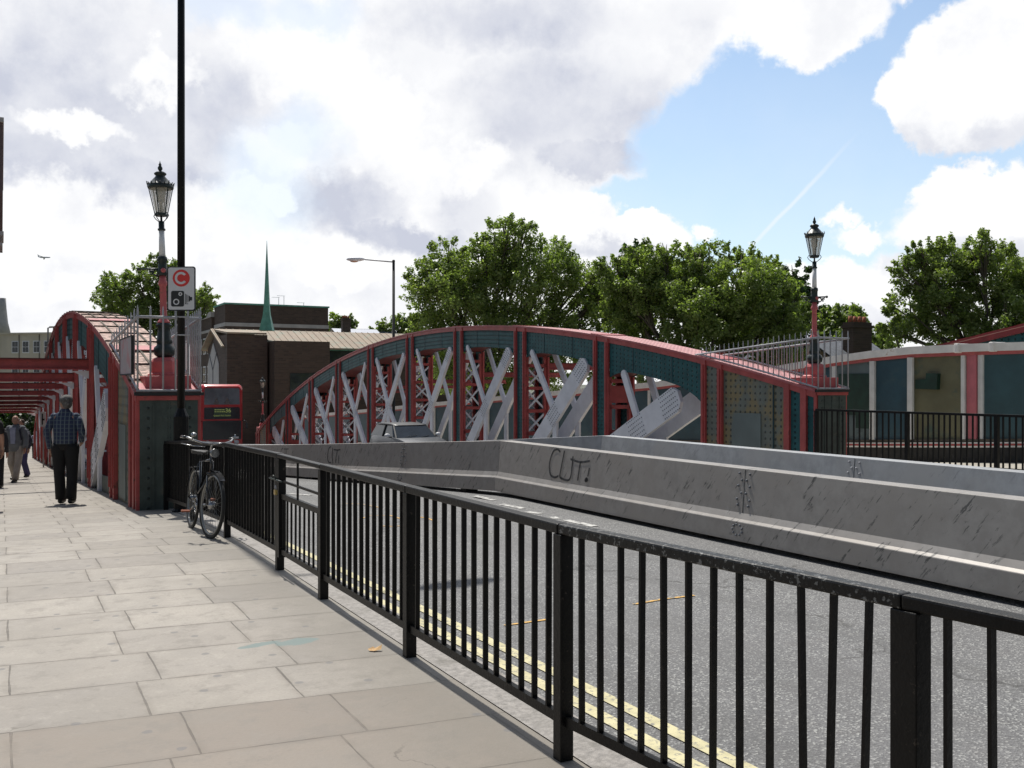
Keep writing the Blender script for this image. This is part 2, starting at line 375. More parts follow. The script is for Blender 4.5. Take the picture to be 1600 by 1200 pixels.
    gum = T.math('MULTIPLY', T.smooth(vr, .075, .045), T.smooth(sepc.outputs[0], .35, .4))
    col = T.mix(T.math('MULTIPLY', gum, .62), col, (.15, .145, .145, 1))
    # blue-green spilt paint near the railing (two smears)
    def smear(sx, sy, rx, ry, ang):
        q = T.vmath('SUBTRACT', oc, (sx, sy, 0)); mp = T.new('ShaderNodeMapping'); mp.inputs['Rotation'].default_value = (0, 0, ang); T.put(mp.inputs[0], q)
        q = T.vmath('MULTIPLY', mp.outputs[0], (1/rx, 1/ry, 0))
        return T.smooth(T.math('ADD', T.vmath('LENGTH', q), T.math('MULTIPLY', T.math('SUBTRACT', T.noise(oc, 14, 5, .7), .5), 1.4)), 1.05, .7)
    sm = T.math('MAXIMUM', smear(1.66, 6.04, .15, .085, -.1), smear(1.44, 6.08, .15, .05, -.2))
    col = T.mix(T.math('MULTIPLY', sm, .85), col, (.16, .215, .205, 1))
    T.put(b.inputs['Base Color'], col); b.inputs['Roughness'].default_value = .75
    bn = T.new('ShaderNodeBump'); bn.inputs['Distance'].default_value = .012; bn.inputs['Strength'].default_value = .7
    hh = T.math('ADD', T.math('MULTIPLY', br.outputs['Fac'], -.6), T.math('MULTIPLY', T.noise(oc, 45, 5, .7), .35))
    T.put(bn.inputs['Height'], hh); T.put(b.inputs['Normal'], bn.outputs[0])
    return m
M['paving'] = paving_mat()

def asphalt_mat():
    m = bpy.data.materials.new('asphalt'); m.use_nodes = True
    T = NT(m.node_tree); b = T.n['Principled BSDF']; oc = T.new('ShaderNodeTexCoord').outputs['Object']
    vo = T.new('ShaderNodeTexVoronoi', voronoi_dimensions='2D'); T.put(vo.inputs['Vector'], oc); vo.inputs['Scale'].default_value = 95
    sc = T.new('ShaderNodeSeparateColor'); T.put(sc.inputs[0], vo.outputs['Color'])
    col = T.mix(T.smooth(sc.outputs[0], .15, .95), (.105, .104, .105, 1), (.185, .184, .182, 1))
    col = T.mix(T.smooth(sc.outputs[1], .80, .95), col, (.36, .36, .34, 1))
    col = T.mix(T.smooth(T.noise(oc, .8, 5, .6), .35, .7, 0, .45), col, (.16, .155, .155, 1))
    col = T.mix(T.smooth(T.noise(oc, 5, 4, .6), .5, .8, 0, .35), col, (.11, .10, .095, 1))
    mpa = T.new('ShaderNodeMapping'); mpa.inputs['Scale'].default_value = (1, .10, 1); T.put(mpa.inputs[0], oc)
    col = T.mix(T.smooth(T.noise(mpa.outputs[0], 1.6, 4, .55), .48, .68, 0, .42), col, (.10, .098, .095, 1))
    st_ = T.noise(oc, 2.1, 5, .7); col = T.mix(T.smooth(st_, .66, .72, 0, .45), col, (.06, .058, .055, 1))
    cr = T.new('ShaderNodeTexVoronoi', voronoi_dimensions='2D', feature='DISTANCE_TO_EDGE'); cr.inputs['Scale'].default_value = .38
    T.put(cr.inputs['Vector'], T.vmath('ADD', oc, T.vmath('MULTIPLY', T.noise(oc, 2.2, 4, .6, True), (.9, .9, 0))))
    col = T.mix(T.math('MULTIPLY', T.smooth(cr.outputs['Distance'], .012, .003), T.smooth(T.noise(oc, .6, 2, .5), .48, .58, 0, .7)), col, (.05, .048, .045, 1))
    T.put(b.inputs['Base Color'], col); b.inputs['Roughness'].default_value = .8
    bn = T.new('ShaderNodeBump'); bn.inputs['Distance'].default_value = .006; bn.inputs['Strength'].default_value = .6
    T.put(bn.inputs['Height'], vo.outputs['Distance']); T.put(b.inputs['Normal'], bn.outputs[0])
    return m
M['asphalt'] = asphalt_mat()
M['kerb'] = pmat('granite_kerb', (.27, .25, .23), .7, var=.25, scale=25, dirt=(.14, .13, .11), dthr=(.5, .75), dscale=4, bump=.5, bscale=60)
M['yellow'] = pmat('yellow_road_paint', (.54, .49, .29), .75, var=.15, scale=8, dirt=(.22, .21, .18), dthr=(.52, .66), dscale=26)
M['orange'] = pmat('survey_spray_paint', (.62, .36, .08), .7, var=.1, scale=20, dirt=(.2, .17, .12), dthr=(.50, .6), dscale=18)
M['roadwhite'] = pmat('worn_white_road_paint', (.55, .54, .51), .7, var=.1, scale=20, dirt=(.18, .175, .17), dthr=(.46, .58), dscale=9)
M['earth'] = pmat('far_ground', (.12, .12, .105), .9, var=.25, scale=.3, dirt=(.06, .08, .035), dthr=(.45, .6), dscale=.15)

def brick_mat(name, c1, c2, mortar, axis='x'):
    m = bpy.data.materials.new(name); m.use_nodes = True
    T = NT(m.node_tree); b = T.n['Principled BSDF']; oc = T.new('ShaderNodeTexCoord').outputs['Object']
    sp = T.new('ShaderNodeSeparateXYZ'); T.put(sp.inputs[0], oc)
    cb = T.new('ShaderNodeCombineXYZ'); T.put(cb.inputs[0], T.math('ADD', sp.outputs[0], sp.outputs[1])); T.put(cb.inputs[1], sp.outputs[2])
    br = T.new('ShaderNodeTexBrick'); T.put(br.inputs['Vector'], cb.outputs[0]); br.inputs['Scale'].default_value = 1
    br.inputs['Brick Width'].default_value = .45; br.inputs['Row Height'].default_value = .15; br.inputs['Mortar Size'].default_value = .014
    br.inputs['Color1'].default_value = c4(c1); br.inputs['Color2'].default_value = c4(c2); br.inputs['Mortar'].default_value = c4(mortar)
    col = T.mix(T.smooth(T.noise(oc, .35, 5, .6), .35, .7, 0, .5), br.outputs['Color'], c4([x*.75 for x in c1]))
    T.put(b.inputs['Base Color'], col); b.inputs['Roughness'].default_value = .9
    return m
M['brick'] = brick_mat('dark_brown_brick', (.098, .066, .050), (.060, .042, .033), (.085, .07, .06))
M['brick2'] = brick_mat('yellow_stock_brick', (.30, .20, .12), (.22, .15, .09), (.25, .2, .15))
M['cream'] = pmat('cream_render', (.52, .47, .37), .8, var=.08, scale=.5, dirt=(.36, .33, .27), dthr=(.55, .75), dscale=.6, streak=True)
M['concrete'] = pmat('pale_concrete', (.42, .40, .38), .8, var=.1, scale=1)
M['copper'] = pmat('tan_seamed_roof', (.285, .215, .15), .7, var=.15, scale=.6, dirt=(.22, .24, .18), dthr=(.5, .65), dscale=1.0)
M['verdigris'] = pmat('verdigris_copper', (.12, .33, .25), .6, var=.2, scale=2)
M['slate'] = pmat('grey_slate', (.13, .14, .16), .6, var=.2, scale=4)
M['lightslate'] = pmat('pale_roof_sheet', (.52, .54, .60), .4, var=.1, scale=4)
M['glassdark'] = pmat('dark_window_glass', (.03, .035, .045), .08, var=.2, scale=2, coat=.5)
M['terracotta'] = pmat('terracotta', (.35, .12, .07), .8, var=.2, scale=5)
M['bark'] = pmat('bark', (.10, .085, .065), .9, var=.3, scale=3, bump=.5, bscale=8)

def leaf_mat(name, a, b2, tr=.35):
    m = bpy.data.materials.new(name); m.use_nodes = True
    T = NT(m.node_tree); T.n.clear(); oc = T.new('ShaderNodeTexCoord').outputs['Object']
    wn = T.noise(oc, .55, 4, .6); w2 = T.noise(oc, 6.0, 2, .5)
    col = T.mix(T.smooth(T.math('ADD', T.math('MULTIPLY', wn, .6), T.math('MULTIPLY', w2, .4)), .36, .64), c4(a), c4(b2))
    p = T.new('ShaderNodeBsdfPrincipled'); T.put(p.inputs['Base Color'], col); p.inputs['Roughness'].default_value = .38
    t = T.new('ShaderNodeBsdfTranslucent'); T.put(t.inputs[0], T.mix(1.0, col, (1.25, 1.5, .5, 1), 'MULTIPLY'))
    mx = T.new('ShaderNodeMixShader'); mx.inputs[0].default_value = tr
    T.l.new(p.outputs[0], mx.inputs[1]); T.l.new(t.outputs[0], mx.inputs[2])
    o = T.new('ShaderNodeOutputMaterial'); T.l.new(mx.outputs[0], o.inputs[0])
    return m
M['leafA'] = leaf_mat('plane_tree_leaf', (.135, .18, .06), (.305, .355, .135), .5)
M['leafB'] = leaf_mat('lime_leaf', (.13, .175, .06), (.285, .33, .125), .5)
M['leafD'] = leaf_mat('dark_leaf', (.030, .062, .018), (.065, .11, .03), .3)
exec_order = None

# ------------------------------------------------------------------ ground, road, pavements
SB = [-14, -6, 0, 3, 4.6, 6.5, 8.6]+[8.6+.5*i for i in range(1, 9)]+[14, 18, 24, 32, 40, 50, 60, 70, 80, 110, 170]
BR = (0, 0, TH)
def strip(name, t0, t1, nt, zf, mat, sl=SB, skirt=None):
    mb = MB(); ts = [t0+(t1-t0)*i/nt for i in range(nt+1)]
    for s in sl:
        for t in ts: mb.v.append((t, s, zf(s, t)))
    n = nt+1
    for i in range(len(sl)-1):
        for j in range(nt): mb.face((i*n+j, i*n+j+1, (i+1)*n+j+1, (i+1)*n+j))
    if skirt:
        side, dz = skirt; j = nt if side > 0 else 0
        base = len(mb.v)
        for i in range(len(sl)):
            v = mb.v[i*n+j]; mb.v.append((v[0], v[1], v[2]-dz))
        for i in range(len(sl)-1):
            q = (i*n+j, base+i, base+i+1, (i+1)*n+j); mb.face(q if side > 0 else q[::-1])
    o = mb.build(name, mat); o.rotation_euler = BR
    return setp(o, kind='structure')
def road_base(s):
    if s < 3: return -.115
    if s >= 14.9: return pav(s)-.115
    P = [(3, -.115), (4.6, -.127), (9.75, -.235), (14.9, pav(14.9)-.115)]
    for (a, za), (b, zb) in zip(P[:-1], P[1:]):
        if a <= s <= b: return za+(zb-za)*(s-a)/(b-a)
def road_z(s, t): return road_base(s)+.07*(1-((t-9)/6.5)**2)
strip('pavement', -7, 2.22, 4, lambda s, t: pav(s), M['paving'])
strip('kerb', 2.224, 2.50, 1, lambda s, t: pav(s)+.003, M['kerb'], skirt=(1, .4))
strip('road', 2.49, 15.42, 14, road_z, M['asphalt'])
strip('far_kerb', 15.41, 15.66, 1, lambda s, t: pav(s)+.003, M['kerb'], skirt=(-1, .4))
strip('far_pavement', 15.664, 34, 3, lambda s, t: pav(s), pmat('pale_far_paving', (.40, .37, .31), .8, var=.15, scale=2))
SB2 = [-4000, -100]+SB[1:]+[400, 6000]
strip('ground', -6000, 6000, 2, lambda s, t: pav(s)-.35, M['earth'], sl=SB2)
def paint(name, pts, w, mat, label_kind=True):
    """road paint: a polyline in (s, t) laid just above the asphalt"""
    mb = MB(); L = []; Rr = []
    for i, (s, t) in enumerate(pts):
        a = Vector(pts[max(i-1, 0)]); b = Vector(pts[min(i+1, len(pts)-1)]); d = (b-a).normalized(); n = Vector((-d.y, d.x))*w/2
        for sg, arr in ((1, L), (-1, Rr)):
            ss, tt = s+n.x*sg, t+n.y*sg; arr.append((tt, ss, road_z(ss, tt)+.006))
    for i in range(len(pts)-1): mb.quad(L[i], Rr[i], Rr[i+1], L[i+1])
    o = mb.build(name, mat); o.rotation_euler = BR
    return setp(o, kind='structure')
def dens(s0, s1, t, step=.5):
    n = int(abs(s1-s0)/step)+1
    return [(s0+(s1-s0)*i/n, t) for i in range(n+1)]
paint('yellow_line', dens(-12, 60, 2.80), .09, M['yellow'])
paint('yellow_line', dens(-12, 60, 2.985), .09, M['yellow'])
def on_road(px, py):
    z = 1.70
    for _ in range(6):
        Y = z*1500/(py-600); X = (px-800)/1500*Y; s, t = st(X, Y); z = EYE-road_z(s, t)
    return (s, t)
for seg in ([(990, 945), (1035, 937), (1085, 931)], [(788, 978), (860, 968)], [(534, 787), (566, 788), (596, 794)], [(562, 812), (578, 806), (610, 806), (630, 812)], [(592, 822), (612, 823), (630, 822)], [(652, 808), (668, 810), (680, 815)]):
    paint('survey_mark', [on_road(*p) for p in seg], .035, M['orange'])
for a, b in (((742, 775), (772, 782)), ((783, 788), (818, 795)), ((823, 800), (846, 803)), ((862, 808), (872, 811)), ((885, 813), (930, 823))):
    p, q = on_road(*a), on_road(*b); paint('white_line', [p, q], .12, M['roadwhite'])
paint('white_line', [on_road(452, 771), on_road(486, 774)], .1, M['roadwhite'])

# ------------------------------------------------------------------ the lattice girders of the bridge
S0 = 15.3; LEN = 52.0; TW = .80
def top(y): return 1.515 - .063*y + 3.84 - .00568*(y-26)**2
PY = [3.46+5.01*i for i in range(10)]
def make_truss(label, t0, topmat, faceend):
    root = thing('bridge_girder', label, 'bridge girder', W(S0, t0, 0), TH, 'riveted arched girders of the bridge')
    N = 104; ys = [LEN*i/N for i in range(N+1)]
    mb = MB()
    for i in range(N):
        a, b = ys[i], ys[i+1]; za, zb = top(a), top(b)
        def U(x, y): return (y, x)
        mb.quad((-.09, a, za), (TW+.09, a, za), (TW+.09, b, zb), (-.09, b, zb), 0, [U(-.09, a), U(TW+.09, a), U(TW+.09, b), U(-.09, b)])
        mb.quad((-.09, a, za-.05), (-.09, b, zb-.05), (TW+.09, b, zb-.05), (TW+.09, a, za-.05), 1)
        mb.quad((-.09, a, za-.05), (-.09, a, za), (-.09, b, zb), (-.09, b, zb-.05), 1)
        mb.quad((TW+.09, a, za), (TW+.09, a, za-.05), (TW+.09, b, zb-.05), (TW+.09, b, zb), 1)
    for j, y in enumerate((0, 3.46, 8.5, 13.5, 18.5, 23.5, 28.5, 33.5, 38.5, 43.5, 48.5)):      # lapped cover plates
        y1 = y+.5; mb.bar((TW/2, y, top(y)+.012), (TW/2, y1, top(y1)+.012), TW+.15, .02, 1)
    if topmat is M['rusttop']:
        for x in (.14, .40, .66):
            for i in range(0, N): mb.bar((x, ys[i], top(ys[i])+.008), (x, ys[i+1], top(ys[i+1])+.008), .035, .02, 2)
        y = .8
        while y < 51: mb.bar((-.09, y, top(y)+.014), (TW+.09, y, top(y)+.014), .05, .025, 2); y += 1.25
    mb.build('top_plate', [topmat, M['pink'], M['bark']], root)
    for x in (-.06, TW+.02):
        mb = MB()
        for i in range(N):
            a, b = ys[i], ys[i+1]
            mb.bar((x+.02, a, top(a)-.115), (x+.02, b, top(b)-.115), .04, .13, 0)
        mb.build('edge_flange', M['red'], root)
    def botw(y, i):
        d = abs(y-(PY[i]+PY[i+1])/2)/2.5; e = .22 if i in (0, 8) else (.06 if i in (1, 7) else 0)
        return top(y)-(.80+e*.4+(.38+e)*min(1, d)**4)
    for i in range(9):
        a0, a1 = PY[i]+.40, PY[i+1]-.40
        K = 14
        for x in (0.0, TW):
            mb = MB()
            for k in range(K):
                a, b = a0+(a1-a0)*k/K, a0+(a1-a0)*(k+1)/K
                ta, tb, ba, bb = top(a)-.175, top(b)-.175, botw(a, i), botw(b, i)
                uv = [(a, ta-top(a)), (a, ba-top(a)), (b, bb-top(b)), (b, tb-top(b))]
                mb.quad((x-.012, a, ta), (x-.012, a, ba), (x-.012, b, bb), (x-.012, b, tb), 0, uv)
                mb.quad((x+.012, b, tb), (x+.012, b, bb), (x+.012, a, ba), (x+.012, a, ta), 0, [uv[3], uv[2], uv[1], uv[0]])
                mb.quad((x-.012, a, ba), (x+.012, a, ba), (x+.012, b, bb), (x-.012, b, bb), 1)
            xs = x-.016 if x == 0 else x+.016
            for fy in (.30, .72):
                y = a0+(a1-a0)*fy; mb.bar((xs, y, top(y)-.19), (xs, y, botw(y, i)+.02), .012, .03, 1, up=(0, 1, 0))
            mb.build('web_plate', [M['teal'] if i in (0, 1, 7, 8) else M['teal_rows'], M['teal_plain']], root)
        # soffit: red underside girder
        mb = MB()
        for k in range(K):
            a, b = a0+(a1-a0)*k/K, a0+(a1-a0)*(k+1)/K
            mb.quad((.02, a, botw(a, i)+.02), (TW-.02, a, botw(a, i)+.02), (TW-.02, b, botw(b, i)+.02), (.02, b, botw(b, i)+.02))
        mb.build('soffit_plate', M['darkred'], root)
    # paired posts with infill strip
    def base(y): return pav(S0+y)-.1
    for i, y in enumerate(PY):
        for sg in (-1, 1):
            yy = y+.31*sg
            for x in (-.05, TW+.05):
                mb = MB(); mb.box(x-.035, x+.035, yy-.085, yy+.085, base(yy), top(yy)-.05)
                mb.box(x-.06, x-.035, yy-.02, yy+.02, base(yy)+.3, top(yy)-.18)
                for k in range(int((top(yy)-base(yy))/.16)):
                    z = base(yy)+.2+k*.16
                    if z < top(yy)-.25:
                        for o in (-.052, .052): mb.box(x-.044 if x < 0 else x+.035, x-.035 if x < 0 else x+.044, yy+o-.014, yy+o+.014, z-.014, z+.014)
                mb.build('post', M['red'], root)
        for x in (-.02, TW+.02):
            mb = MB()
            zb, zt = base(y), top(y)-.12
            uv = [(y-.22, zb), (y+.22, zb), (y+.22, zt), (y-.22, zt)]
            mb.quad((x-.01, y-.225, zb), (x-.01, y-.225, zt), (x-.01, y+.225, zt), (x-.01, y+.225, zb), 0, [(y-.22, zb), (y-.22, zt), (y+.22, zt), (y+.22, zb)])
            mb.quad((x+.01, y-.225, zb), (x+.01, y+.225, zb), (x+.01, y+.225, zt), (x+.01, y-.225, zt), 0, uv)
            mb.build('post_infill', M['khaki'] if i in (0, 9) else M['teal'], root)
        # transverse frame between the two faces
        mb = MB(); z0 = base(y)+.25; zt = top(y)-1.35; nz = max(1, round((zt-z0)/.82)); dz = (zt-z0)/nz
        for sg in (-.3, .3):
            for k in range(nz+1):
                z = z0+k*dz; mb.box(.0, TW, y+sg-.05, y+sg+.05, z-.055, z+.055, 0)
            if i in (1, 8):
                for k in range(nz):
                    if k % 2 == 0: mb.box(.0, TW, y+sg-.02, y+sg+.02, z0+k*dz+.12, z0+k*dz+.62, 0)
            else:
                for k in range(nz):
                    za, zb = z0+k*dz+.05, z0+(k+1)*dz-.05
                    mb.bar((.03, y+sg-.02, za), (TW-.03, y+sg-.02, zb), .03, .065, 1, up=(1, 0, 0) if False else (0, 0, 1))
                    mb.bar((.03, y+sg+.02, zb), (TW-.03, y+sg+.02, za), .03, .065, 1)
            mb.box(.02, .10, y+sg-.05, y+sg+.05, base(y), zt+.3, 0); mb.box(TW-.10, TW-.02, y+sg-.05, y+sg+.05, base(y), zt+.3, 0)
        mb.build('cross_frame', [M['red'], M['grey']], root)
    # Y-shaped diagonals in each bay, both faces
    wide = [.70, .58, .44, .34, .28, .34, .44, .58, .70]
    thin = [.23, .22, .20, .19, .26, .19, .20, .22, .23]
    for i in range(9):
        a0, a1 = PY[i]+.42, PY[i+1]-.42; near = i < 4; mid = (a0+a1)/2
        zb = base(mid)+.15; wf, wt = wide[i], thin[i]
        if i <= 4:  # broad strut climbs towards the near end (low y)
            hi = Vector((a0+(.22 if i == 0 else .10)+wf*.5, botw(a0+.4, i)+(.05 if i else -.12))); lo = Vector((a1-wf*.3, base(a1)+.25))
            th = Vector((a1-.9 if i == 0 else a1-.35, botw(a1-.5, i)+.12))
        else:
            hi = Vector((a1-.10-wf*.5 if i < 8 else a1-.3-wf*.5, botw(a1-.4, i)+(.05 if i < 8 else -.12))); lo = Vector((a0+wf*.3, base(a0)+.25))
            th = Vector((a0+.9 if i == 8 else a0+.35, botw(a0+.5, i)+.12))
        f = .46 if i in (0, 8) else .52
        node = hi*(1-f)+lo*f
        if i in (0, 8):      # the end bays have a very broad, flat-lying strut
            m = (lambda y: y) if i == 0 else (lambda y: 52-y)
            dzz = 0 if i == 0 else -.063*42
            hi = Vector((m(4.75), 1.32+dzz)); lo = Vector((m(8.35), -.42+dzz)); th = Vector((m(7.35), 2.02+dzz)); node = hi.lerp(lo, .50)
        def flat(p, q, w, x0, x1, dots):
            d = (q-p); L = d.length; d = d/L; n = Vector((-d.y, d.x))*w/2
            P = [p+n, q+n, q-n, p-n]
            pts = [(v.x, v.y) for v in P]
            # corner-cut upper end
            c0 = p+d*w*.28
            pts = [((c0+n).x, (c0+n).y), ((q+n).x, (q+n).y), ((q-n).x, (q-n).y), ((c0-n).x, (c0-n).y), ((p-n*.45).x, (p-n*.45).y), ((p+n*.45).x, (p+n*.45).y)]
            ar = sum(pts[k][0]*pts[(k+1) % 6][1]-pts[(k+1) % 6][0]*pts[k][1] for k in range(6))
            if ar < 0: pts = pts[::-1]
            nf = len(mb.f); mb.prism(pts, x0, x1, 0)
            if dots:
                for fi in (nf, nf+1):
                    mb.uv[fi] = [(0, 0)]*6
            return d
        for (x0, x1) in ((-.075, .03), (TW-.03, TW+.075)):
            mb = MB(); flat(hi, lo, wf, x0, x1, True); flat(th, node, wt, x0+.012, x1-.012, False)
            if i == 4:
                l2 = Vector((a0+wf*.3, base(a0)+.25)); flat(node, l2, wf*.9, x0+.006, x1-.006, False)
            leg = Vector((node.x, base(node.x)+.05)); flat(node, leg, wt*1.15, x0+.018, x1-.018, False)
            # rivet groups at the two ends and the node
            gx = x0-.006 if x0 < 0 else x1+.006
            for cen, dd, w in ((hi, (lo-hi).normalized(), wf), (node, (lo-hi).normalized(), max(wf, .24)), (lo, (hi-lo).normalized(), wf)):
                nn = Vector((-dd.y, dd.x)); nr = max(2, int(w/.10))
                for a in range(int(6+w*5)):
                    for b in range(nr):
                        off = (b-(nr-1)/2)*(w-.1)/max(1, nr-1)
                        p = cen+dd*(.10+a*.085+(.04 if b % 2 else 0))+nn*off
                        if cen is node: p -= dd*.35
                        mb.box(gx-.006, gx+.006, p.x-.014, p.x+.014, p.y-.014, p.y+.014, 1)
            # shaped gusset at the node
            g = [(node.x+math.cos(k*math.pi/4)*wt*1.0, node.y+math.sin(k*math.pi/4)*wt*1.5) for k in range(8)]
            mb.prism(g, x0-.004, x1+.004, 0)
            mb.build('diagonal_brace', [M['grey'], M['slate']], root)
    # lower chord
    for x in (.04, TW-.04):
        mb = MB()
        for k in range(40):
            a, b = LEN*k/40, LEN*(k+1)/40
            mb.bar((x, a, pav(S0+a)+.10), (x, b, pav(S0+b)+.10), .06, .45)
        mb.build('bottom_chord', M['darkface'], root)
    # solid end panels
    for (ya, yb, near) in ((0, 3.46, True), (48.55, 52, False)):
        cuts = [ya+.0, .37, .88, 3.1] if near else [48.9, 51.1, 51.6, 52]
        for x in (-.01, TW+.01):
            mb = MB()
            for c0, c1, mi in zip(cuts[:-1], cuts[1:], (1, 1, 0) if near else (0, 1, 1)):
                K = 6
                for k in range(K):
                    a, b = c0+(c1-c0)*k/K, c0+(c1-c0)*(k+1)/K
                    P = [(x, a, base(a)), (x, a, top(a)-.06), (x, b, top(b)-.06), (x, b, base(b))]
                    mb.quad(*P, mi, [(p[1], p[2]) for p in P])
            if near and x < 0:   # doubler plate and a seam
                mb.box(-.03, -.012, 1.75, 2.75, -.3, .95, 2); mb.box(-.035, -.012, 1.32, 1.35, -.3, top(1.3)-.1, 3)
            mb.build('end_plate', [M['khaki'], M['teal'], M['khaki2'], M['teal_plain']], root)
        for yy, hw in (((.37, .085), (.88, .085), (.02, .03)) if near else ((51.1, .085), (51.6, .085), (51.98, .03))):
            for x in (-.03, TW+.03): mb = MB(); mb.box(x-.04, x+.04, yy-hw, yy+hw, base(yy), top(yy)-.06); mb.build('end_post', M['red'], root)
        mb = MB(); yy = -.03 if near else 52.03
        sgn = -1 if near else 1
        P = [(-.02, yy, base(yy)), (TW+.02, yy, base(yy)), (TW+.02, yy, top(abs(yy) if near else 52)-.03), (-.02, yy, top(abs(yy) if near else 52)-.03)]
        if not near: P = P[::-1]
        mb.quad(*P, 0, [(p[0]+.05, p[2]) for p in P])
        zt = top(0 if near else 52)-.02
        mb.box(-.10, TW+.10, min(yy, yy+sgn*.06), max(yy, yy+sgn*.06), zt-.03, zt+.02, 1)
        mb.box(-.06, TW+.06, min(yy, yy+sgn*.03), max(yy, yy+sgn*.03), zt-.10, zt-.033, 2)
        for x in (.18, .40, .62): mb.box(x-.012, x+.012, yy-.012 if near else yy+.002, yy-.002 if near else yy+.012, base(yy), zt-.12, 0)
        mb.build('end_face', [faceend, M['soot'], M['red']], root)
    return root
M['khaki2'] = pmat('grey_green_doubler_plate', (.135, .165, .155), .6, var=.12, scale=1.0, dirt=(.21, .17, .08), dthr=(.56, .66), dscale=1.3)
trR = make_truss('pink topped green arched lattice girder across the road behind the steel barriers', 15.66, M['pinktop'], M['darkface'])
trL = make_truss('arched lattice girder beside the left pavement, its broad top flaking and rusty', 1.84, M['rusttop'], M['darkface'])

# ------------------------------------------------------------------ spiked railing on each girder end
def make_spikes(label, t0, step):
    root = thing('spiked_railing', label, 'railing', W(S0, t0, 0), TH, 'spiked railings on the girder ends')
    zt0 = 1.515+1.13
    def rail(y): return zt0-.063*y
    ymax = 4.1
    for x in (-.05, TW+.05):
        mb = MB(); mb.tube([(x, -.06, rail(0)), (x, ymax, rail(ymax))], .024, 6)
        mb.tube([(x, -.06, top(0)+.05)]+[(x, y*.5, top(y*.5)+.05) for y in range(0, 9)], .022, 6)
        y = -.06; k = 0; stp = step if (x > 0 or t0 > 5) else .42
        while y < ymax-.1:
            mb.tube([(x, y, top(max(y, 0))+.02), (x, y, rail(y)+.10), (x, y, rail(y)+.17)], [.013, .013, .002], 5)
            y += stp; k += 1
        mb.build('side_railing', M['railgrey'], root)
    mb = MB(); mb.tube([(-.07, -.06, rail(0)), (TW+.07, -.06, rail(0))], .024, 6); mb.tube([(-.07, -.06, 1.54), (TW+.07, -.06, 1.54)], .022, 6)
    k = 0
    n = max(4, round((TW+.1)/(.19)))
    for k in range(n+1):
        x = -.05+(TW+.1)*k/n
        mb.tube([(x, -.06, 1.54), (x, -.06, rail(0)+.10), (x, -.06, rail(0)+.17)], [.015, .015, .002], 5)
    mb.build('front_railing', M['railgrey'], root)
    return root
make_spikes('grey spiked railing round the lamp base at the end of the right girder', 15.66, .17)
spl = make_spikes('grey spiked railing round the lamp base above the left girder end plate', 1.84, .17)

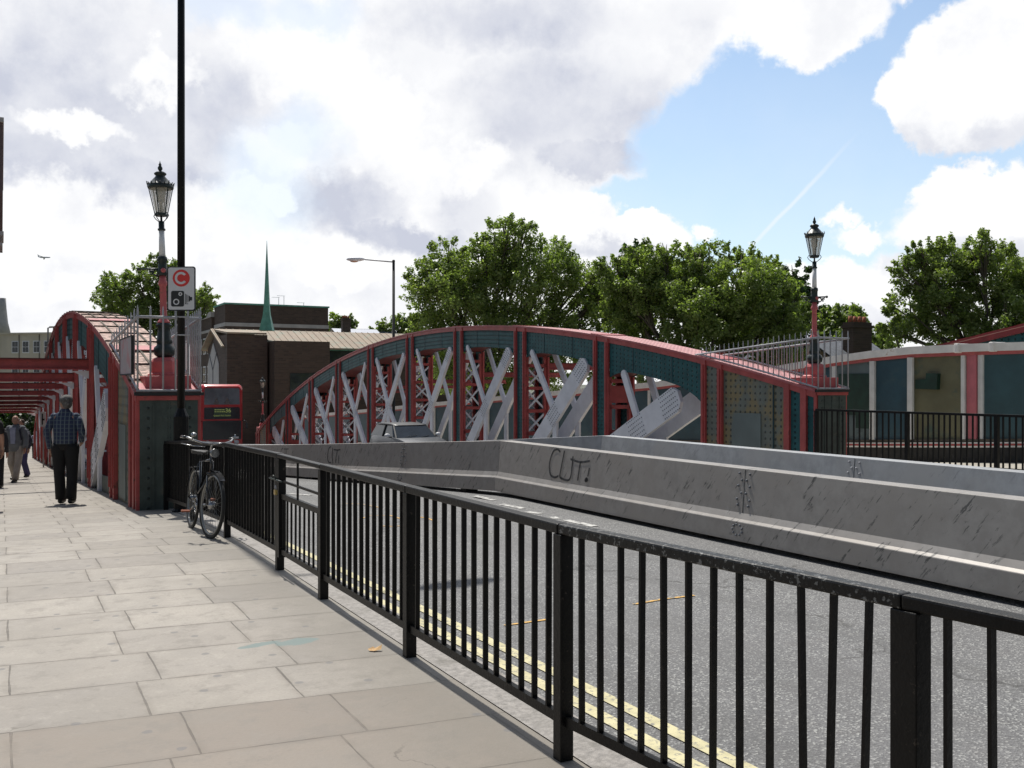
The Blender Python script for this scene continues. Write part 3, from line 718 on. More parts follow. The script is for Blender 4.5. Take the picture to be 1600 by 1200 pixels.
# ------------------------------------------------------------------ street lamps on the girder ends
M['lred'] = pmat('bright_lamp_red', (.50, .11, .11), .5, var=.12, scale=5, dirt=(.3, .1, .08), dthr=(.6, .75), dscale=9)
def make_lamp(label, loc, tilt=0.0, oneside=False):
    root = thing('street_lamp', label, 'street lamp', loc, TH, 'Victorian lamps on the girder ends')
    mb = MB(); mb.box(-.38, .38, -.38, .38, -.06, .27, 0); mb.build('base', M['lred'], root, .01)
    mb = MB(); mb.lathe([(.30, .27), (.30, .30), (.25, .33), (.235, .52), (.20, .58), (.15, .60)], 8, ph=R(22.5), sm=False)
    mb.build('pedestal', M['lred'], root)
    mb = MB(); mb.lathe([(.12, .60), (.17, .64), (.19, .72), (.17, .78), (.13, .81), (.125, .84), (.14, .86), (.125, .92), (.11, 1.05), (.105, 1.12), (.13, 1.15), (.14, 1.17), (.10, 1.21)], 14)
    mb.build('vase', M['darkmetal'], root)
    mb = MB(); mb.lathe([(.115, 1.205), (.10, 1.235), (.065, 1.28), (.058, 1.35), (.055, 1.85), (.078, 1.88), (.082, 1.92), (.06, 1.96), (.058, 2.04)], 14)
    mb.build('lower_column', M['lred'], root)
    mb = MB(); mb.lathe([(.085, 2.04), (.09, 2.10), (.075, 2.22), (.075, 2.30), (.085, 2.31), (.085, 2.36), (.072, 2.38)], 12)
    mb.ball((0, -.07, 2.13), .045, 1, 8); mb.build('collar', [M['darkmetal'], M['lred']], root)
    # ladder arm with scrolls
    mb = MB()
    for sg in ((-1,) if oneside else (-1, 1)):
        d = Vector((math.cos(-TH), math.sin(-TH), 0))*sg
        L = .42 if oneside else .28
        mb.tube([Vector((0, 0, 2.16)), d*L+Vector((0, 0, 2.17))], .019, 6); mb.ball(d*(L+.01)+Vector((0, 0, 2.17)), .032, 0, 6)
        for c, r in ((.12, .045), (.20, .03)):
            mb.tube([d*(c+r*math.cos(a*.6))+Vector((0, 0, 2.10+r*math.sin(a*.6))) for a in range(10)], .015, 5)
        mb.tube([d*.06+Vector((0, 0, 2.03)), d*.13+Vector((0, 0, 2.05)), d*.24+Vector((0, 0, 2.15))], .012, 5)
    mb.build('ladder_arm', M['darkmetal'], root)
    mb = MB(); mb.lathe([(.056, 2.38), (.048, 2.84)], 12); mb.build('upper_column', M['white'], root)
    mb = MB(); mb.lathe([(.065, 2.84), (.068, 2.87), (.05, 2.88), (.05, 3.0), (.02, 3.01), (.018, 3.10)], 12)
    for k in range(4):
        a = k*math.pi/2+.78; d = Vector((math.cos(a), math.sin(a), 0))
        mb.tube([d*.045+Vector((0, 0, 2.99)), d*.12+Vector((0, 0, 3.05)), d*.155+Vector((0, 0, 3.10)), d*.13+Vector((0, 0, 3.15)), d*.09+Vector((0, 0, 3.145))], .008, 5)
    mb.build('neck', M['darkmetal'], root)
    lan = MB()
    n = 6; zb, zt, rb, rt = 3.12, 3.60, .105, .205
    lan.lathe([(.10, 3.09), (.115, 3.11), (.115, 3.14), (.10, 3.145)], n, sm=False)
    for k in range(n):
        a = 2*math.pi*k/n; d = Vector((math.cos(a), math.sin(a), 0))
        lan.bar(d*rb+Vector((0, 0, zb)), d*rt+Vector((0, 0, zt)), .015, .015)
    lan.lathe([(.215, 3.575), (.225, 3.60), (.225, 3.64), (.20, 3.655), (.13, 3.74), (.085, 3.79), (.08, 3.81), (.105, 3.83), (.105, 3.85), (.07, 3.875), (.03, 3.89)], n*2, sm=True)
    for k in range(n*3):
        a = 2*math.pi*k/(n*3); d = Vector((math.cos(a), math.sin(a), 0)); lan.tube([d*.215+Vector((0, 0, 3.635)), d*.235+Vector((0, 0, 3.68 if k % 3 else 3.70))], [.014, .006], 4)
    lo = lan.build('lantern', M['darkmetal'], root)
    mb = MB(); mb.lathe([(.014, 3.885), (.04, 3.92), (.042, 3.95), (.02, 3.985), (.028, 4.0), (.012, 4.03), (.003, 4.07)], 10); mb.build('finial', M['darkmetal'], lo)
    mb = MB(); mb.lathe([(rb-.012, zb+.01), (rt-.016, zt-.01)], n, sm=False); mb.build('glass', M['lampglass'], lo)
    mb = MB(); mb.lathe([(.03, 3.16), (.03, 3.33), (.07, 3.35), (.07, 3.46), (.10, 3.5), (.03, 3.56)], 10); mb.build('burner', M['white'], lo)
    root.rotation_euler = (0, tilt, TH); k_ = .885 if oneside else .95; root.scale = (k_, k_, k_)
    return root
make_lamp('grey and pink lamp standing on the near end of the right girder inside spiked railings', W(S0+.5, 16.07, 1.53))
make_lamp('tall lamp with a red foot on the left girder end, next to the black column', W(S0+.55, 2.27, 1.53), R(-1.3), True)
make_lamp('small distant lamp in front of the brick church wall at the far girder end', W(67.2, 16.06, top(51.6)+.0))
make_lamp('distant lamp at the far end of the left girder, beyond the red beams', W(67.2, 2.24, top(51.6)+.0))

# ------------------------------------------------------------------ red cross beams over the footways
def bracket(mb, x0, sg, z):
    pts = [(x0, z-.02), (x0, z-.20), (x0+sg*.08, z-.19), (x0+sg*.2, z-.12), (x0+sg*.32, z-.06), (x0+sg*.5, z-.03)]
    ar = sum(pts[k][0]*pts[(k+1) % len(pts)][1]-pts[(k+1) % len(pts)][0]*pts[k][1] for k in range(len(pts)))
    mb.prism(pts if ar > 0 else pts[::-1], -.02, .02, 0, 'y')
ordn = ['nearest', 'second', 'third', 'fourth', 'fifth', 'sixth', 'seventh', 'eighth', 'ninth']
def footway_beam(i, s, ta, tb, z, where, brk):
    hb = (.23, .22, .17, .15, .13, .12, .11, .11, .11)[i]
    root = thing('footway_beam', '%s red riveted cross beam over the %s footway, counted from the camera' % (ordn[i], where), 'beam', W(s, ta, z), TH, 'red cross beams over the %s footway' % where)
    L = tb-ta; sg = 1 if L > 0 else -1
    mb = MB()
    mb.box(min(0, L), max(0, L), -.10, .10, -.03, 0, 1); mb.box(min(0, L), max(0, L), -.012, .012, -hb, -.03, 0); mb.box(min(0, L), max(0, L), -.10, .10, -hb-.025, -hb, 0)
    n = int(abs(L)/.14)
    for k in range(n):
        x = sg*(.07+k*.14)
        for z2 in (-.07, -hb+.05): mb.box(x-.014, x+.014, -.022, -.012, z2-.014, z2+.014, 0)
    mb.build('joist', [M['red'], M['darkred']], root)
    if brk:
        mb = MB(); bracket(mb, 0, sg, -hb-.025); mb.build('bracket', M['grey'], root)
for i, y in enumerate(PY[1:]):
    s = S0+y; footway_beam(i, s, 1.84-.06, -4.0, pav(s)+2.92, 'left', True)
for i, y in enumerate(PY[1:]):
    s = S0+y; footway_beam(i, s, 16.72, 20.3, pav(s)+3.35, 'right', False)
# outer girder of the left footway (carries the beams)
mb = MB()
for k in range(14):
    a, b = 15.3+k*4, 19.3+k*4
    mb.bar((-4.1, a, pav(a)+1.45), (-4.1, b, pav(b)+1.45), .2, 2.9, 0); mb.bar((-4.1, a, pav(a)+2.95), (-4.1, b, pav(b)+2.95), .5, .06, 1)
    mb.box(-4.02, -3.94, a-.09, a+.09, pav(a), pav(a)+2.9, 1)
o = mb.build('parapet_girder', [M['teal_plain'], M['red']]); o.rotation_euler = BR; setp(o, 'plain outer girder carrying the left ends of the red footway beams', 'parapet')

# ------------------------------------------------------------------ notice on the left spiked railing
nt = thing('notice_board', 'faded pink and white notice fixed to the left spiked railing', 'notice', W(15.5, 1.745, 1.80), TH)
mb = MB(); mb.box(-.012, .012, 0, 1.55, 0, .56); mb.build('board', pmat('faded_notice', (.42, .36, .37), .5, var=.12, scale=3, dirt=(.46, .24, .25), dthr=(.52, .6), dscale=3), nt)
mb = MB()
for (a, b, c, d) in ((0, 1.55, -.02, 0), (0, 1.55, .56, .58), (-.04, 0, -.02, .58), (1.55, 1.57, -.02, .58)): mb.box(-.02, .018, a, b, c, d)
mb.build('frame', M['soot'], nt)

# ------------------------------------------------------------------ tall black column, sign
col = thing('lighting_column', 'tall black lighting column standing between the parked bicycle and the girder end', 'street light', W(14.55, 2.30, pav(14.55)), TH)
mb = MB(); mb.lathe([(.125, 0), (.125, .02), (.105, .05), (.105, 1.38), (.055, 1.50)], 12, sm=False); mb.build('base', M['black'], col)
mb = MB(); mb.lathe([(.055, 1.49), (.053, 6), (.045, 12.2)], 16)
mb.build('pole', M['black'], col)
mb = MB(); mb.tube([(0, 0, 12.1), (.12, 0, 12.35), (1.1, 0, 12.5)], .03, 8); mb.build('arm', M['black'], col)
mb = MB(); mb.ball((1.55, 0, 12.5), .22, 0, 10, (2.0, .8, .45)); mb.build('lamp_head', M['grey'], col)
sg = thing('road_sign', 'congestion charge sign with red C and camera symbol strapped to the black column', 'sign', PX(283.5, 451, 13.74)+Vector((0, 0, 0)), 0)
def rrect(w, h, r, k=5):
    pts = []
    for cx, cz, a0 in ((w/2-r, h/2-r, 0), (-w/2+r, h/2-r, 90), (-w/2+r, -h/2+r, 180), (w/2-r, -h/2+r, 270)):
        for i in range(k+1):
            a = R(a0+90*i/k); pts.append((cx+r*math.cos(a), cz+r*math.sin(a)))
    return pts
mb = MB(); mb.prism(rrect(.405, .635, .035), -.004, .008, 0, 'y'); mb.build('plate', M['signblack'], sg)
mb = MB(); mb.prism(rrect(.372, .602, .025), -.008, -.004, 0, 'y'); mb.build('face', M['signwhite'], sg)
mb = MB()
def disc(mb, cx, cz, r, y0, y1, mi, n=28): mb.prism([(cx+r*math.cos(2*math.pi*i/n), cz+r*math.sin(2*math.pi*i/n)) for i in range(n)], y0, y1, mi, 'y')
def ringarc(mb, cx, cz, r0, r1, a0, a1, y0, y1, mi, n=24):
    for i in range(n):
        A, B = R(a0+(a1-a0)*i/n), R(a0+(a1-a0)*(i+1)/n)
        mb.prism([(cx+r0*math.cos(A), cz+r0*math.sin(A)), (cx+r1*math.cos(A), cz+r1*math.sin(A)), (cx+r1*math.cos(B), cz+r1*math.sin(B)), (cx+r0*math.cos(B), cz+r0*math.sin(B))], y0, y1, mi, 'y')
disc(mb, 0, .150, .122, -.011, -.008, 0)
ringarc(mb, -.002, .150, .056, .088, 38, 322, -.014, -.011, 1)
mb.build('charge_symbol', [M['signred'], M['signwhite']], sg)
mb = MB()
pp = [(p[0]-.052, p[1]-.145) for p in rrect(.185, .225, .025)]
mb.prism(pp, -.011, -.008, 0, 'y')
ringarc(mb, -.07, -.19, .028, .044, 0, 360, -.014, -.011, 1); ringarc(mb, -.012, -.078, .013, .027, 0, 360, -.014, -.011, 1)
for k, (h0, h1) in enumerate(((-.215, -.075), (-.205, -.085), (-.195, -.095))):
    x = .056+k*.018; mb.box(x, x+.008, -.011, -.008, h0, h1, 0)
mb.box(.056, .10, -.0115, -.008, -.222, -.214, 0); mb.box(.108, .125, -.011, -.008, -.185, -.105, 0); mb.box(.125, .155, -.011, -.008, -.17, -.12, 0)
mb.build('camera_symbol', [M['signblack'], M['signwhite']], sg)
mb = MB()
for z in (-.40, -.66): mb.tube([(.065*math.cos(a*.63), .10+.07*math.sin(a*.63), z) for a in range(10)], .010, 5, closed=True); mb.box(-.10, .10, .02, .035, z-.008, z+.008)
mb.build('strap', M['railgrey'], sg)

# ------------------------------------------------------------------ near guard railing along the kerb
TR = 2.17; POSTS = [3.604, 5.395, 7.154, 8.454, 10.69, 12.9, 15.1]
B0 = W(3.604, TR); bd = Vector((math.sin(R(33.5)), -math.cos(R(33.5)), 0))
PP = [st(*(B0+bd*(1.68*k))[:2]) for k in (4, 3, 2, 1)]+[(q, TR) for q in POSTS]
gr = thing('guard_railing', 'black pedestrian guard railing running along the kerb of the near pavement', 'railing', W(0, TR, 0), TH)
def gz(s): return pav(s)
for k, (s, t) in enumerate(PP):
    mb = MB(); w = .033; t -= TR
    mb.box(t-w, t+w, s-w-(.026 if k == 3 else 0), s+w, gz(s)-.05, gz(s)+.985)
    if abs(s-8.454) < .01: mb.box(-w, w, s-w-.06, s-w-.003, gz(s)+.12, gz(s)+.985)
    mb.build('post', M['black'], gr, .004)
for i in range(len(PP)-1):
    A, B = Vector((PP[i][1]-TR, PP[i][0], gz(PP[i][0]))), Vector((PP[i+1][1]-TR, PP[i+1][0], gz(PP[i+1][0])))
    d = (B-A).normalized(); sd_ = Vector((d.y, -d.x, 0)).normalized(); a, b = PP[i][0], PP[i+1][0]
    gate = abs(a-7.154) < .01; Zv = Vector((0, 0, 1))
    mb = MB(); mb.bar(A+d*.001+Zv*1.008, B-d*.001+Zv*1.008, .062, .045 if not gate else .035); mb.build('top_rail', M['blackworn'] if i == 3 else M['black'], gr, .008)
    mb = MB(); mb.bar(A+d*.033+Zv*.175, B-d*.033+Zv*.175, .03, .045)
    if gate: mb.bar(A+d*.033+Zv*.66, B-d*.033+Zv*.66, .03, .045); mb.bar(A+d*.033+Zv*.79, B-d*.033+Zv*.79, .014, .02)
    mb.build('rail', M['black'], gr)
    n = 9 if gate else max(3, round((B-A).length/.1265)-1)
    mb = MB()
    for k in range(n):
        p = A.lerp(B, (k+1)/(n+1)); ztop = .655 if gate else .99; w = .006
        j1, j2 = rnd.uniform(-.005, .005), rnd.uniform(-.005, .005)
        if i == 3 and k in (0, 1, 2): j2 = (.022, .018, -.016)[k]
        mb.obox(p+d*((j1+j2)/2)+Zv*((.155+ztop)/2), sd_*(.0135 if not gate else .008), d*w, d*((j1-j2)/2)+Zv*((ztop-.155)/2))
    if gate: q = A.lerp(B, .55); mb.box(q.x-.008, q.x+.008, q.y-.008, q.y+.008, q.z+.66, q.z+.99)
    mb.build('balusters', M['black'], gr)
mb = MB(); s = 8.40
mb.tube([(-.05, s-.22, .80), (-.05, s+.22, .80)], .008, 6); mb.tube([(-.05, s-.02, .80), (-.07, s-.0, .84), (-.06, s+.06, .83)], .007, 6)
mb.build('gate_bolt', M['darkmetal'], gr)
pl = thing('padlock', 'small brass padlock hanging from the railing gate bolt', 'padlock', W(8.36, TR-.06, .70), TH)
mb = MB(); mb.box(-.012, .012, -.025, .025, -.025, .02); mb.build('body', pmat('brass', (.45, .33, .12), .3, .8), pl, .004)
mb = MB(); mb.tube([(0, .016*math.cos(a*.45), .02+.035*math.sin(a*.45)) for a in range(8)], .004, 6); mb.build('shackle', M['railgrey'], pl)

# ------------------------------------------------------------------ far guard railing on the right pavement
fr = thing('guard_railing', 'black guard railing on the far pavement in front of the painted parapet wall', 'railing', W(0, 15.52, 0), TH)
FP = [15.2, 12.85, 10.95, 9.0, 7.1]
for s in FP:
    mb = MB(); mb.box(-.035, .035, s-.035, s+.035, pav(s)-.05, 1.07); mb.build('post', M['black'], fr)
for a, b in zip(FP[:-1], FP[1:]):
    mb = MB(); mb.bar((0, a, 1.085), (0, b, 1.085), .07, .045); mb.bar((0, a, pav(a)+.18), (0, b, pav(b)+.18), .03, .04); mb.build('rail', M['black'], fr)
    mb = MB(); n = 15
    for k in range(n):
        s = a+(b-a)*(k+1)/(n+1); mb.box(-.0125, .0125, s-.0125, s+.0125, pav(s)+.16, 1.07)
    mb.build('balusters', M['black'], fr)

# ------------------------------------------------------------------ steel barriers
def offs(path, d):
    out = []
    for i, p in enumerate(path):
        a = Vector(path[max(i-1, 0)][:2]); b = Vector(path[min(i+1, len(path)-1)][:2]); q = (b-a).normalized()
        out.append(Vector((p[0], p[1]))+Vector((q.y, -q.x))*d)   # (s, t) offset towards larger t is negative d here
    return out
PROF = [(-.235, 0.0), (-.235, .045), (-.228, .27), (-.196, .305), (-.162, .385), (-.135, .80), (-.12, 1.0), (.12, 1.0), (.135, .80), (.162, .385), (.196, .305), (.228, .27), (.235, .045), (.235, 0.0)]
def barrier(label, path, joints, steel):
    """path: (s, t, z_bottom, z_top) for the foot of the near face, in order of increasing s"""
    root = thing('steel_barrier', label, 'barrier', W(path[0][0], path[0][1], 0), TH, 'steel safety barriers on the carriageway')
    o0 = Vector((path[0][1], path[0][0]))
    cen = [Vector((p[1]+.24, p[0])) for p in path]
    for i in range(len(path)-1):
        mb = MB(); A, B = cen[i], cen[i+1]
        def nrm(j):
            a = cen[max(j-1, 0)]; b = cen[min(j+1, len(cen)-1)]; d = (b-a).normalized(); return Vector((d.y, -d.x))
        nA, nB = nrm(i), nrm(i+1); K = 12
        rings = []
        for k in range(K+1):
            f = k/K; f2 = .002/(B-A).length; f = max(f2, min(1-f2, f))
            c = A.lerp(B, f); nn = nA.lerp(nB, f); zb = road_z(c.y, c.x)+.055; zt = path[i][3]*(1-f)+path[i+1][3]*f
            rings.append([(c.x+nn.x*w-o0.x, c.y+nn.y*w-o0.y, zb+(zt-zb)*h) for (w, h) in PROF])
        n0 = 0
        for r in rings: mb.v += r
        m = len(PROF)
        for k in range(K):
            for j in range(m):
                j2 = (j+1) % m; mb.face((k*m+j, (k+1)*m+j, (k+1)*m+j2, k*m+j2))
        mb.face(tuple(range(m))); mb.face(tuple(K*m+j for j in range(m))[::-1])
        mb.build('section', steel, root, .006)
    # feet that leave the dark gap underneath
    for i in range(len(path)-1):
        A, B = cen[i], cen[i+1]; n = int((B-A).length/2.2)
        for k in range(n):
            f = (k+.5)/n; c = A.lerp(B, f); zb = road_z(c.y, c.x)+.055; mb = MB(); mb.box(c.x-.12-o0.x, c.x+.12-o0.x, c.y-.12-o0.y, c.y+.12-o0.y, zb-.08, zb+.01); mb.build('foot', M['soot'], root)
    # bolted joints
    for (s, full) in joints:
        for i in range(len(path)-1):
            if path[i][0] <= s <= path[i+1][0]:
                f = (s-path[i][0])/(path[i+1][0]-path[i][0]); c = cen[i].lerp(cen[i+1], f); zb = road_z(c.y, c.x)+.055; zt = path[i][3]*(1-f)+path[i+1][3]*f; H = zt-zb
                d = (cen[i+1]-cen[i]).normalized(); nn = Vector((-d.y, d.x)); mb = MB()
                def at(along, h, out):
                    for (w0, h0), (w1, h1) in zip(PROF[:6], PROF[1:7]):
                        if h0 <= h <= h1: w = w0+(w1-w0)*(h-h0)/(h1-h0+1e-9); break
                    p = c+d*along+nn*(-w+out)
                    return (p.x-o0.x, p.y-o0.y, zb+H*h)
                for h, a in ((.93, .09), (.84, .04), (.76, .10), (.66, .04), (.57, .11), (.49, .09)):
                    for sgn in (-1, 1): mb.ball(at(a*sgn, h, .006), .014, 0, 6)
                for k in range(9):
                    an = k*2*math.pi/9; mb.ball(at(.085*math.cos(an), .16+.075*math.sin(an), .006), .012, 0, 6)
                mb.build('bolts', M['railgrey'] if not full else M['slate'], root)
                mb = MB(); mb.bar(at(0, .39, .001), at(0, .99, .001), .004, .006); mb.build('seam', M['soot'], root)
    return root, cen
BN = [(-9.5, 5.85, .02, .80), (.6, 6.58, .0, .775), (14.9, 7.57, -.21, .65), (25.1, 6.67, -.82, .04), (32.7, 6.6, -1.22, -.40), (42, 6.5, -1.72, -.88)]
BF = [(-9.5, 7.7, .02, .82), (.6, 8.59, .0, .78), (15.3, 9.95, -.20, .66), (25, 8.95, -.85, -.03), (33, 8.8, -1.28, -.47), (42, 8.7, -1.76, -.95)]
barrier('nearer grey steel barrier with CUT graffiti, bending left of centre', BN, [(8.1, True), (18.6, True)], M['steel'])
barrier('farther galvanised steel barrier, only its upper face showing behind the scrawled one', BF, [(8.6, False)], M['steel_pale'])

# graffiti drawn on the barrier's upper face
def face_plane(path, i, near=True):
    pts = []
    for j, h, w in ((i, .80, .135), (i+1, .80, .135), (i, .40, .161)):
        p = path[j]; zb, zt = road_z(p[0], p[1]+.24)+.055, p[3]; pts.append(W(p[0], p[1]+.24-w-.004, zb+(zt-zb)*h))
    return pts[0], (pts[1]-pts[0]).cross(pts[2]-pts[0]).normalized()
def on_plane(pl, px, py):
    o = Vector((0, 0, EYE)); d = Vector(((px-800)/1500, 1, (600-py)/1500)); t = (pl[0]-o).dot(pl[1])/d.dot(pl[1])
    return o+d*t
M['spray'] = pmat('faded_black_spray', (.045, .045, .048), .7, var=.5, scale=14)
def graffiti(label, pl, strokes, w):
    mb = MB(); o0 = None
    nrm = pl[1] if pl[1].y < 0 else -pl[1]
    org = on_plane(pl, *strokes[0][0])
    for stx in strokes:
        P = [on_plane(pl, *q)+nrm*.003-org for q in stx]
        # resample with Catmull-Rom for a hand-drawn line
        Q = []
        for i in range(len(P)-1):
            p0, p1, p2, p3 = P[max(i-1, 0)], P[i], P[i+1], P[min(i+2, len(P)-1)]
            for k in range(5):
                t = k/5; Q.append(.5*((2*p1)+(p2-p0)*t+(2*p0-5*p1+4*p2-p3)*t*t+(3*p1-p0-3*p2+p3)*t**3))
        Q.append(P[-1])
        for i in range(len(Q)-1):
            d = (Q[i+1]-Q[i]); 
            if d.length < 1e-5: continue
            sd2 = d.normalized().cross(nrm)*w/2; e = d.normalized()*w*.25
            mb.quad(Q[i]-sd2-e, Q[i]+sd2-e, Q[i+1]+sd2+e, Q[i+1]-sd2+e)
    o = mb.build('graffiti', M['spray']); o.location = org
    return setp(o, label, 'graffiti', 'scrawled tags on the steel barrier')
plR = face_plane(BN, 1); plL = face_plane(BN, 2)
def Z4(lst): return [[(680+x/4, 480+y/4) for x, y in s_] for s_ in lst]
graffiti('large black CUT! scrawl right of the bend in the steel barrier', plR, Z4([
    [(782, 905), (765, 888), (740, 900), (722, 945), (713, 1000), (722, 1048), (748, 1064), (770, 1055)],
    [(808, 900), (798, 950), (785, 1020), (780, 1060), (798, 1074), (832, 1082), (848, 1055), (856, 990), (862, 935)],
    [(848, 950), (905, 968), (966, 962)], [(908, 968), (898, 1030), (891, 1080)],
    [(964, 1008), (955, 1055)], [(938, 1078), (946, 1070), (952, 1080), (942, 1088), (938, 1080), (946, 1082)]]), .032)
def Z3(lst): return [[(380+x/4, 480+y/4) for x, y in s_] for s_ in lst]
graffiti('narrow scrawled tag on the barrier between the bend and the gate post', plL, Z3([
    [(548, 872), (535, 885), (528, 930), (532, 965), (548, 972)], [(560, 880), (556, 930), (560, 975)], [(566, 890), (590, 893), (607, 890)], [(590, 893), (580, 940), (578, 972)], [(598, 930), (597, 975)]]), .03)
graffiti('faint small tag on the barrier just above the railing gate', plL, Z3([
    [(250, 880), (240, 890), (236, 915), (242, 925)], [(262, 885), (262, 925)], [(256, 886), (284, 886)], [(272, 886), (270, 928)]]), .025)

# ------------------------------------------------------------------ painted parapet wall on the right
WP = [(74, 20.4), (60, 20.4), (47, 20.4), (35.5, 20.4), (27.5, 20.4), (21.5, 20.4), (19.3, 20.4), (17.96, 20.4), (16.8, 20.47), (15.3, 20.65), (14.95, 20.73), (13.4, 21.25), (11.8, 22.1), (10.2, 23.3), (8.5, 25)]
WZ = [(-3, 2.6), (12, 2.62), (14.1, 2.62), (17.2, 2.58), (19.4, 2.40), (21.5, 2.17), (27.5, 1.71), (35.5, 1.29), (47, .66), (80, -1.2)]
def wz(s):
    for (a, za), (b, zb) in zip(WZ[:-1], WZ[1:]):
        if a <= s <= b: return za+(zb-za)*(s-a)/(b-a)
    return WZ[-1][1]
wall = thing('parapet_wall', 'tall painted parapet wall with white coping beyond the right footway', 'wall', W(0, 0, 0), TH)
def wallband(name, d0, d1, zf0, zf1, mat, i0=0, i1=None, ext=0):
    mb = MB(); i1 = len(WP)-1 if i1 is None else i1
    rows = []
    for i in range(i0, i1+1):
        a = Vector(WP[max(i-1, 0)]); b = Vector(WP[min(i+1, len(WP)-1)]); d = (b-a).normalized(); n = Vector((d.y, -d.x))   # (s,t)
        if n.y > 0: n = -n    # towards the camera side: smaller t
        s, t = WP[i]
        z0, z1 = zf0(s), zf1(s)
        f = Vector((s, t))+n*d0; g = Vector((s, t))+n*d1
        rows.append([(f.y, f.x, z0), (f.y, f.x, z1), (g.y, g.x, z1), (g.y, g.x, z0)])
    for r in rows: mb.v += r
    for k in range(len(rows)-1):
        for j in range(4):
            j2 = (j+1) % 4; mb.face((k*4+j, k*4+j2, (k+1)*4+j2, (k+1)*4+j))
    mb.face((0, 3, 2, 1)); L = (len(rows)-1)*4; mb.face((L, L+1, L+2, L+3))
    return mb.build(name, mat, wall)
PANEL = [pmat('panel_grey_teal', (.10, .135, .14), .55, var=.12, scale=1.5, dirt=(.06, .09, .09), dthr=(.5, .6), dscale=2),
         pmat('panel_navy_teal', (.022, .062, .085), .45, var=.2, scale=1.5, dirt=(.04, .08, .09), dthr=(.5, .75), dscale=2),
         pmat('panel_khaki', (.13, .125, .07), .6, var=.15, scale=1.2, dirt=(.06, .09, .07), dthr=(.55, .7), dscale=1.5),
         pmat('panel_teal', (.028, .072, .085), .45, var=.15, scale=2)]
wallband('base', .10, -.25, lambda s: pav(s)-.1, lambda s: pav(s)+.36, M['soot'])
wallband('stripe', .14, -.2, lambda s: pav(s)+.362, lambda s: pav(s)+.40, M['coping'])
wallband('stripe', .13, -.2, lambda s: pav(s)+.402, lambda s: pav(s)+.45, M['red'])
wallband('stripe', .12, -.2, lambda s: pav(s)+.452, lambda s: pav(s)+.485, M['coping'])
wallband('string_course', .07, -.15, lambda s: pav(s)+.487, lambda s: pav(s)+.56, M['bark'])
wallband('panel', .0, -.12, lambda s: pav(s)+.56, lambda s: wz(s)-.27, PANEL[1], 0, 5)
for i, mi in zip(range(5, len(WP)-1), (1, 0, 1, 2, 3, 3, 1, 3, 1)):
    wallband('panel', .0, -.12, lambda s: pav(s)+.56, lambda s: wz(s)-.27, PANEL[mi if (5 <= i) else 1], i, i+1)
wallband('moulding', .06, -.2, lambda s: wz(s)-.272, lambda s: wz(s)-.19, M['pink'])
wallband('coping', .14, -.3, lambda s: wz(s)-.19, lambda s: wz(s), M['coping'])
def pilaster(s, t, w, mat, proud=.05, z0=.56, z1=-.27):
    mb = MB(); mb.box(t-proud, t+.02, s-w/2, s+w/2, pav(s)+z0+.001, wz(s)+z1-.001); mb.build('pilaster', mat, wall)
M['pil'] = pmat('pale_pilaster_paint', (.60, .60, .58), .55, var=.1, scale=3, dirt=(.35, .27, .16), dthr=(.6, .75), dscale=3, streak=True)
for s, t, w, m_ in ((17.96, 20.38, .16, M['pil']), (16.8, 20.43, .16, M['pil']), (15.42, 20.62, .10, M['pil']), (15.02, 20.72, .13, M['pil']), (13.3, 21.28, .14, M['pil']), (19.3, 20.4, .14, M['pil'])):
    pilaster(s, t, w, m_)
pilaster(15.225, 20.68, .25, pmat('pink_pilaster', (.46, .13, .15), .5, var=.1, scale=4, dirt=(.4, .4, .42), dthr=(.62, .66), dscale=1.5), .06)
for k in range(12): pilaster(21.5+k*3.2, 20.4, .14, M['pil'])
for s in (15.5, 14.7):    # joints of the coping drums
    mb = MB(); t = 20.62 if s > 15 else 20.8
    mb.box(t-.19, t+.3, s-.06, s+.06, wz(s)-.21, wz(s)+.02); mb.build('coping_collar', M['coping'], wall, .02)
# over-painted patches on the panels
gp = pmat('dark_green_overpaint', (.006, .032, .02), .5, var=.3, scale=3)
for (s0, s1, t, za, zb) in ((18.06, 19.15, 20.385, .80, 1.92), (18.06, 18.55, 20.385, .45, .80)):
    mb = MB(); mb.box(t-.004, t+.01, s0, s1, za-.0, zb); mb.build('paint_patch', gp, wall)
mb = MB(); mb.prism([(16.68, 1.52), (16.05, 1.50), (16.03, 1.90), (16.36, 1.91), (16.37, 1.76), (16.68, 1.75)][::-1], 20.44, 20.60, 0); mb.build('paint_patch', gp, wall)

# end of a further girder rising behind the wall
eg = thing('bridge_girder', 'end of another red topped girder rising behind the parapet wall at the right edge', 'bridge girder', W(0, 23.5, 0), TH, 'riveted arched girders of the bridge')
def etop(s): return 2.40+.185*(20-s)-.0012*(20-s)**2
mb = MB(); sl = [20.5-i for i in range(0, 27)]
for a, b in zip(sl[:-1], sl[1:]):
    mb.bar((.5, a, etop(a)+.02), (.5, b, etop(b)+.02), 1.1, .05, 0); mb.bar((-.04, a, etop(a)-.10), (-.04, b, etop(b)-.10), .05, .14, 0)
    mb.bar((.5, a, etop(a)+.06), (.5, b-.5, etop(b-.5)+.06), .9, .03, 0)
mb.build('top_plate', M['darkred2'] if 'darkred2' in M else pmat('deep_red_paint', (.30, .035, .035), .5, var=.2, scale=3, rivets=None), eg)
mb = MB()
for a, b in zip(sl[:-1], sl[1:]):
    P = [(0, a, -1), (0, b, -1), (0, b, etop(b)-.17), (0, a, etop(a)-.17)]; mb.quad(*P, 0, [(p[1], p[2]) for p in P])
mb.build('web_plate', M['teal'], eg)

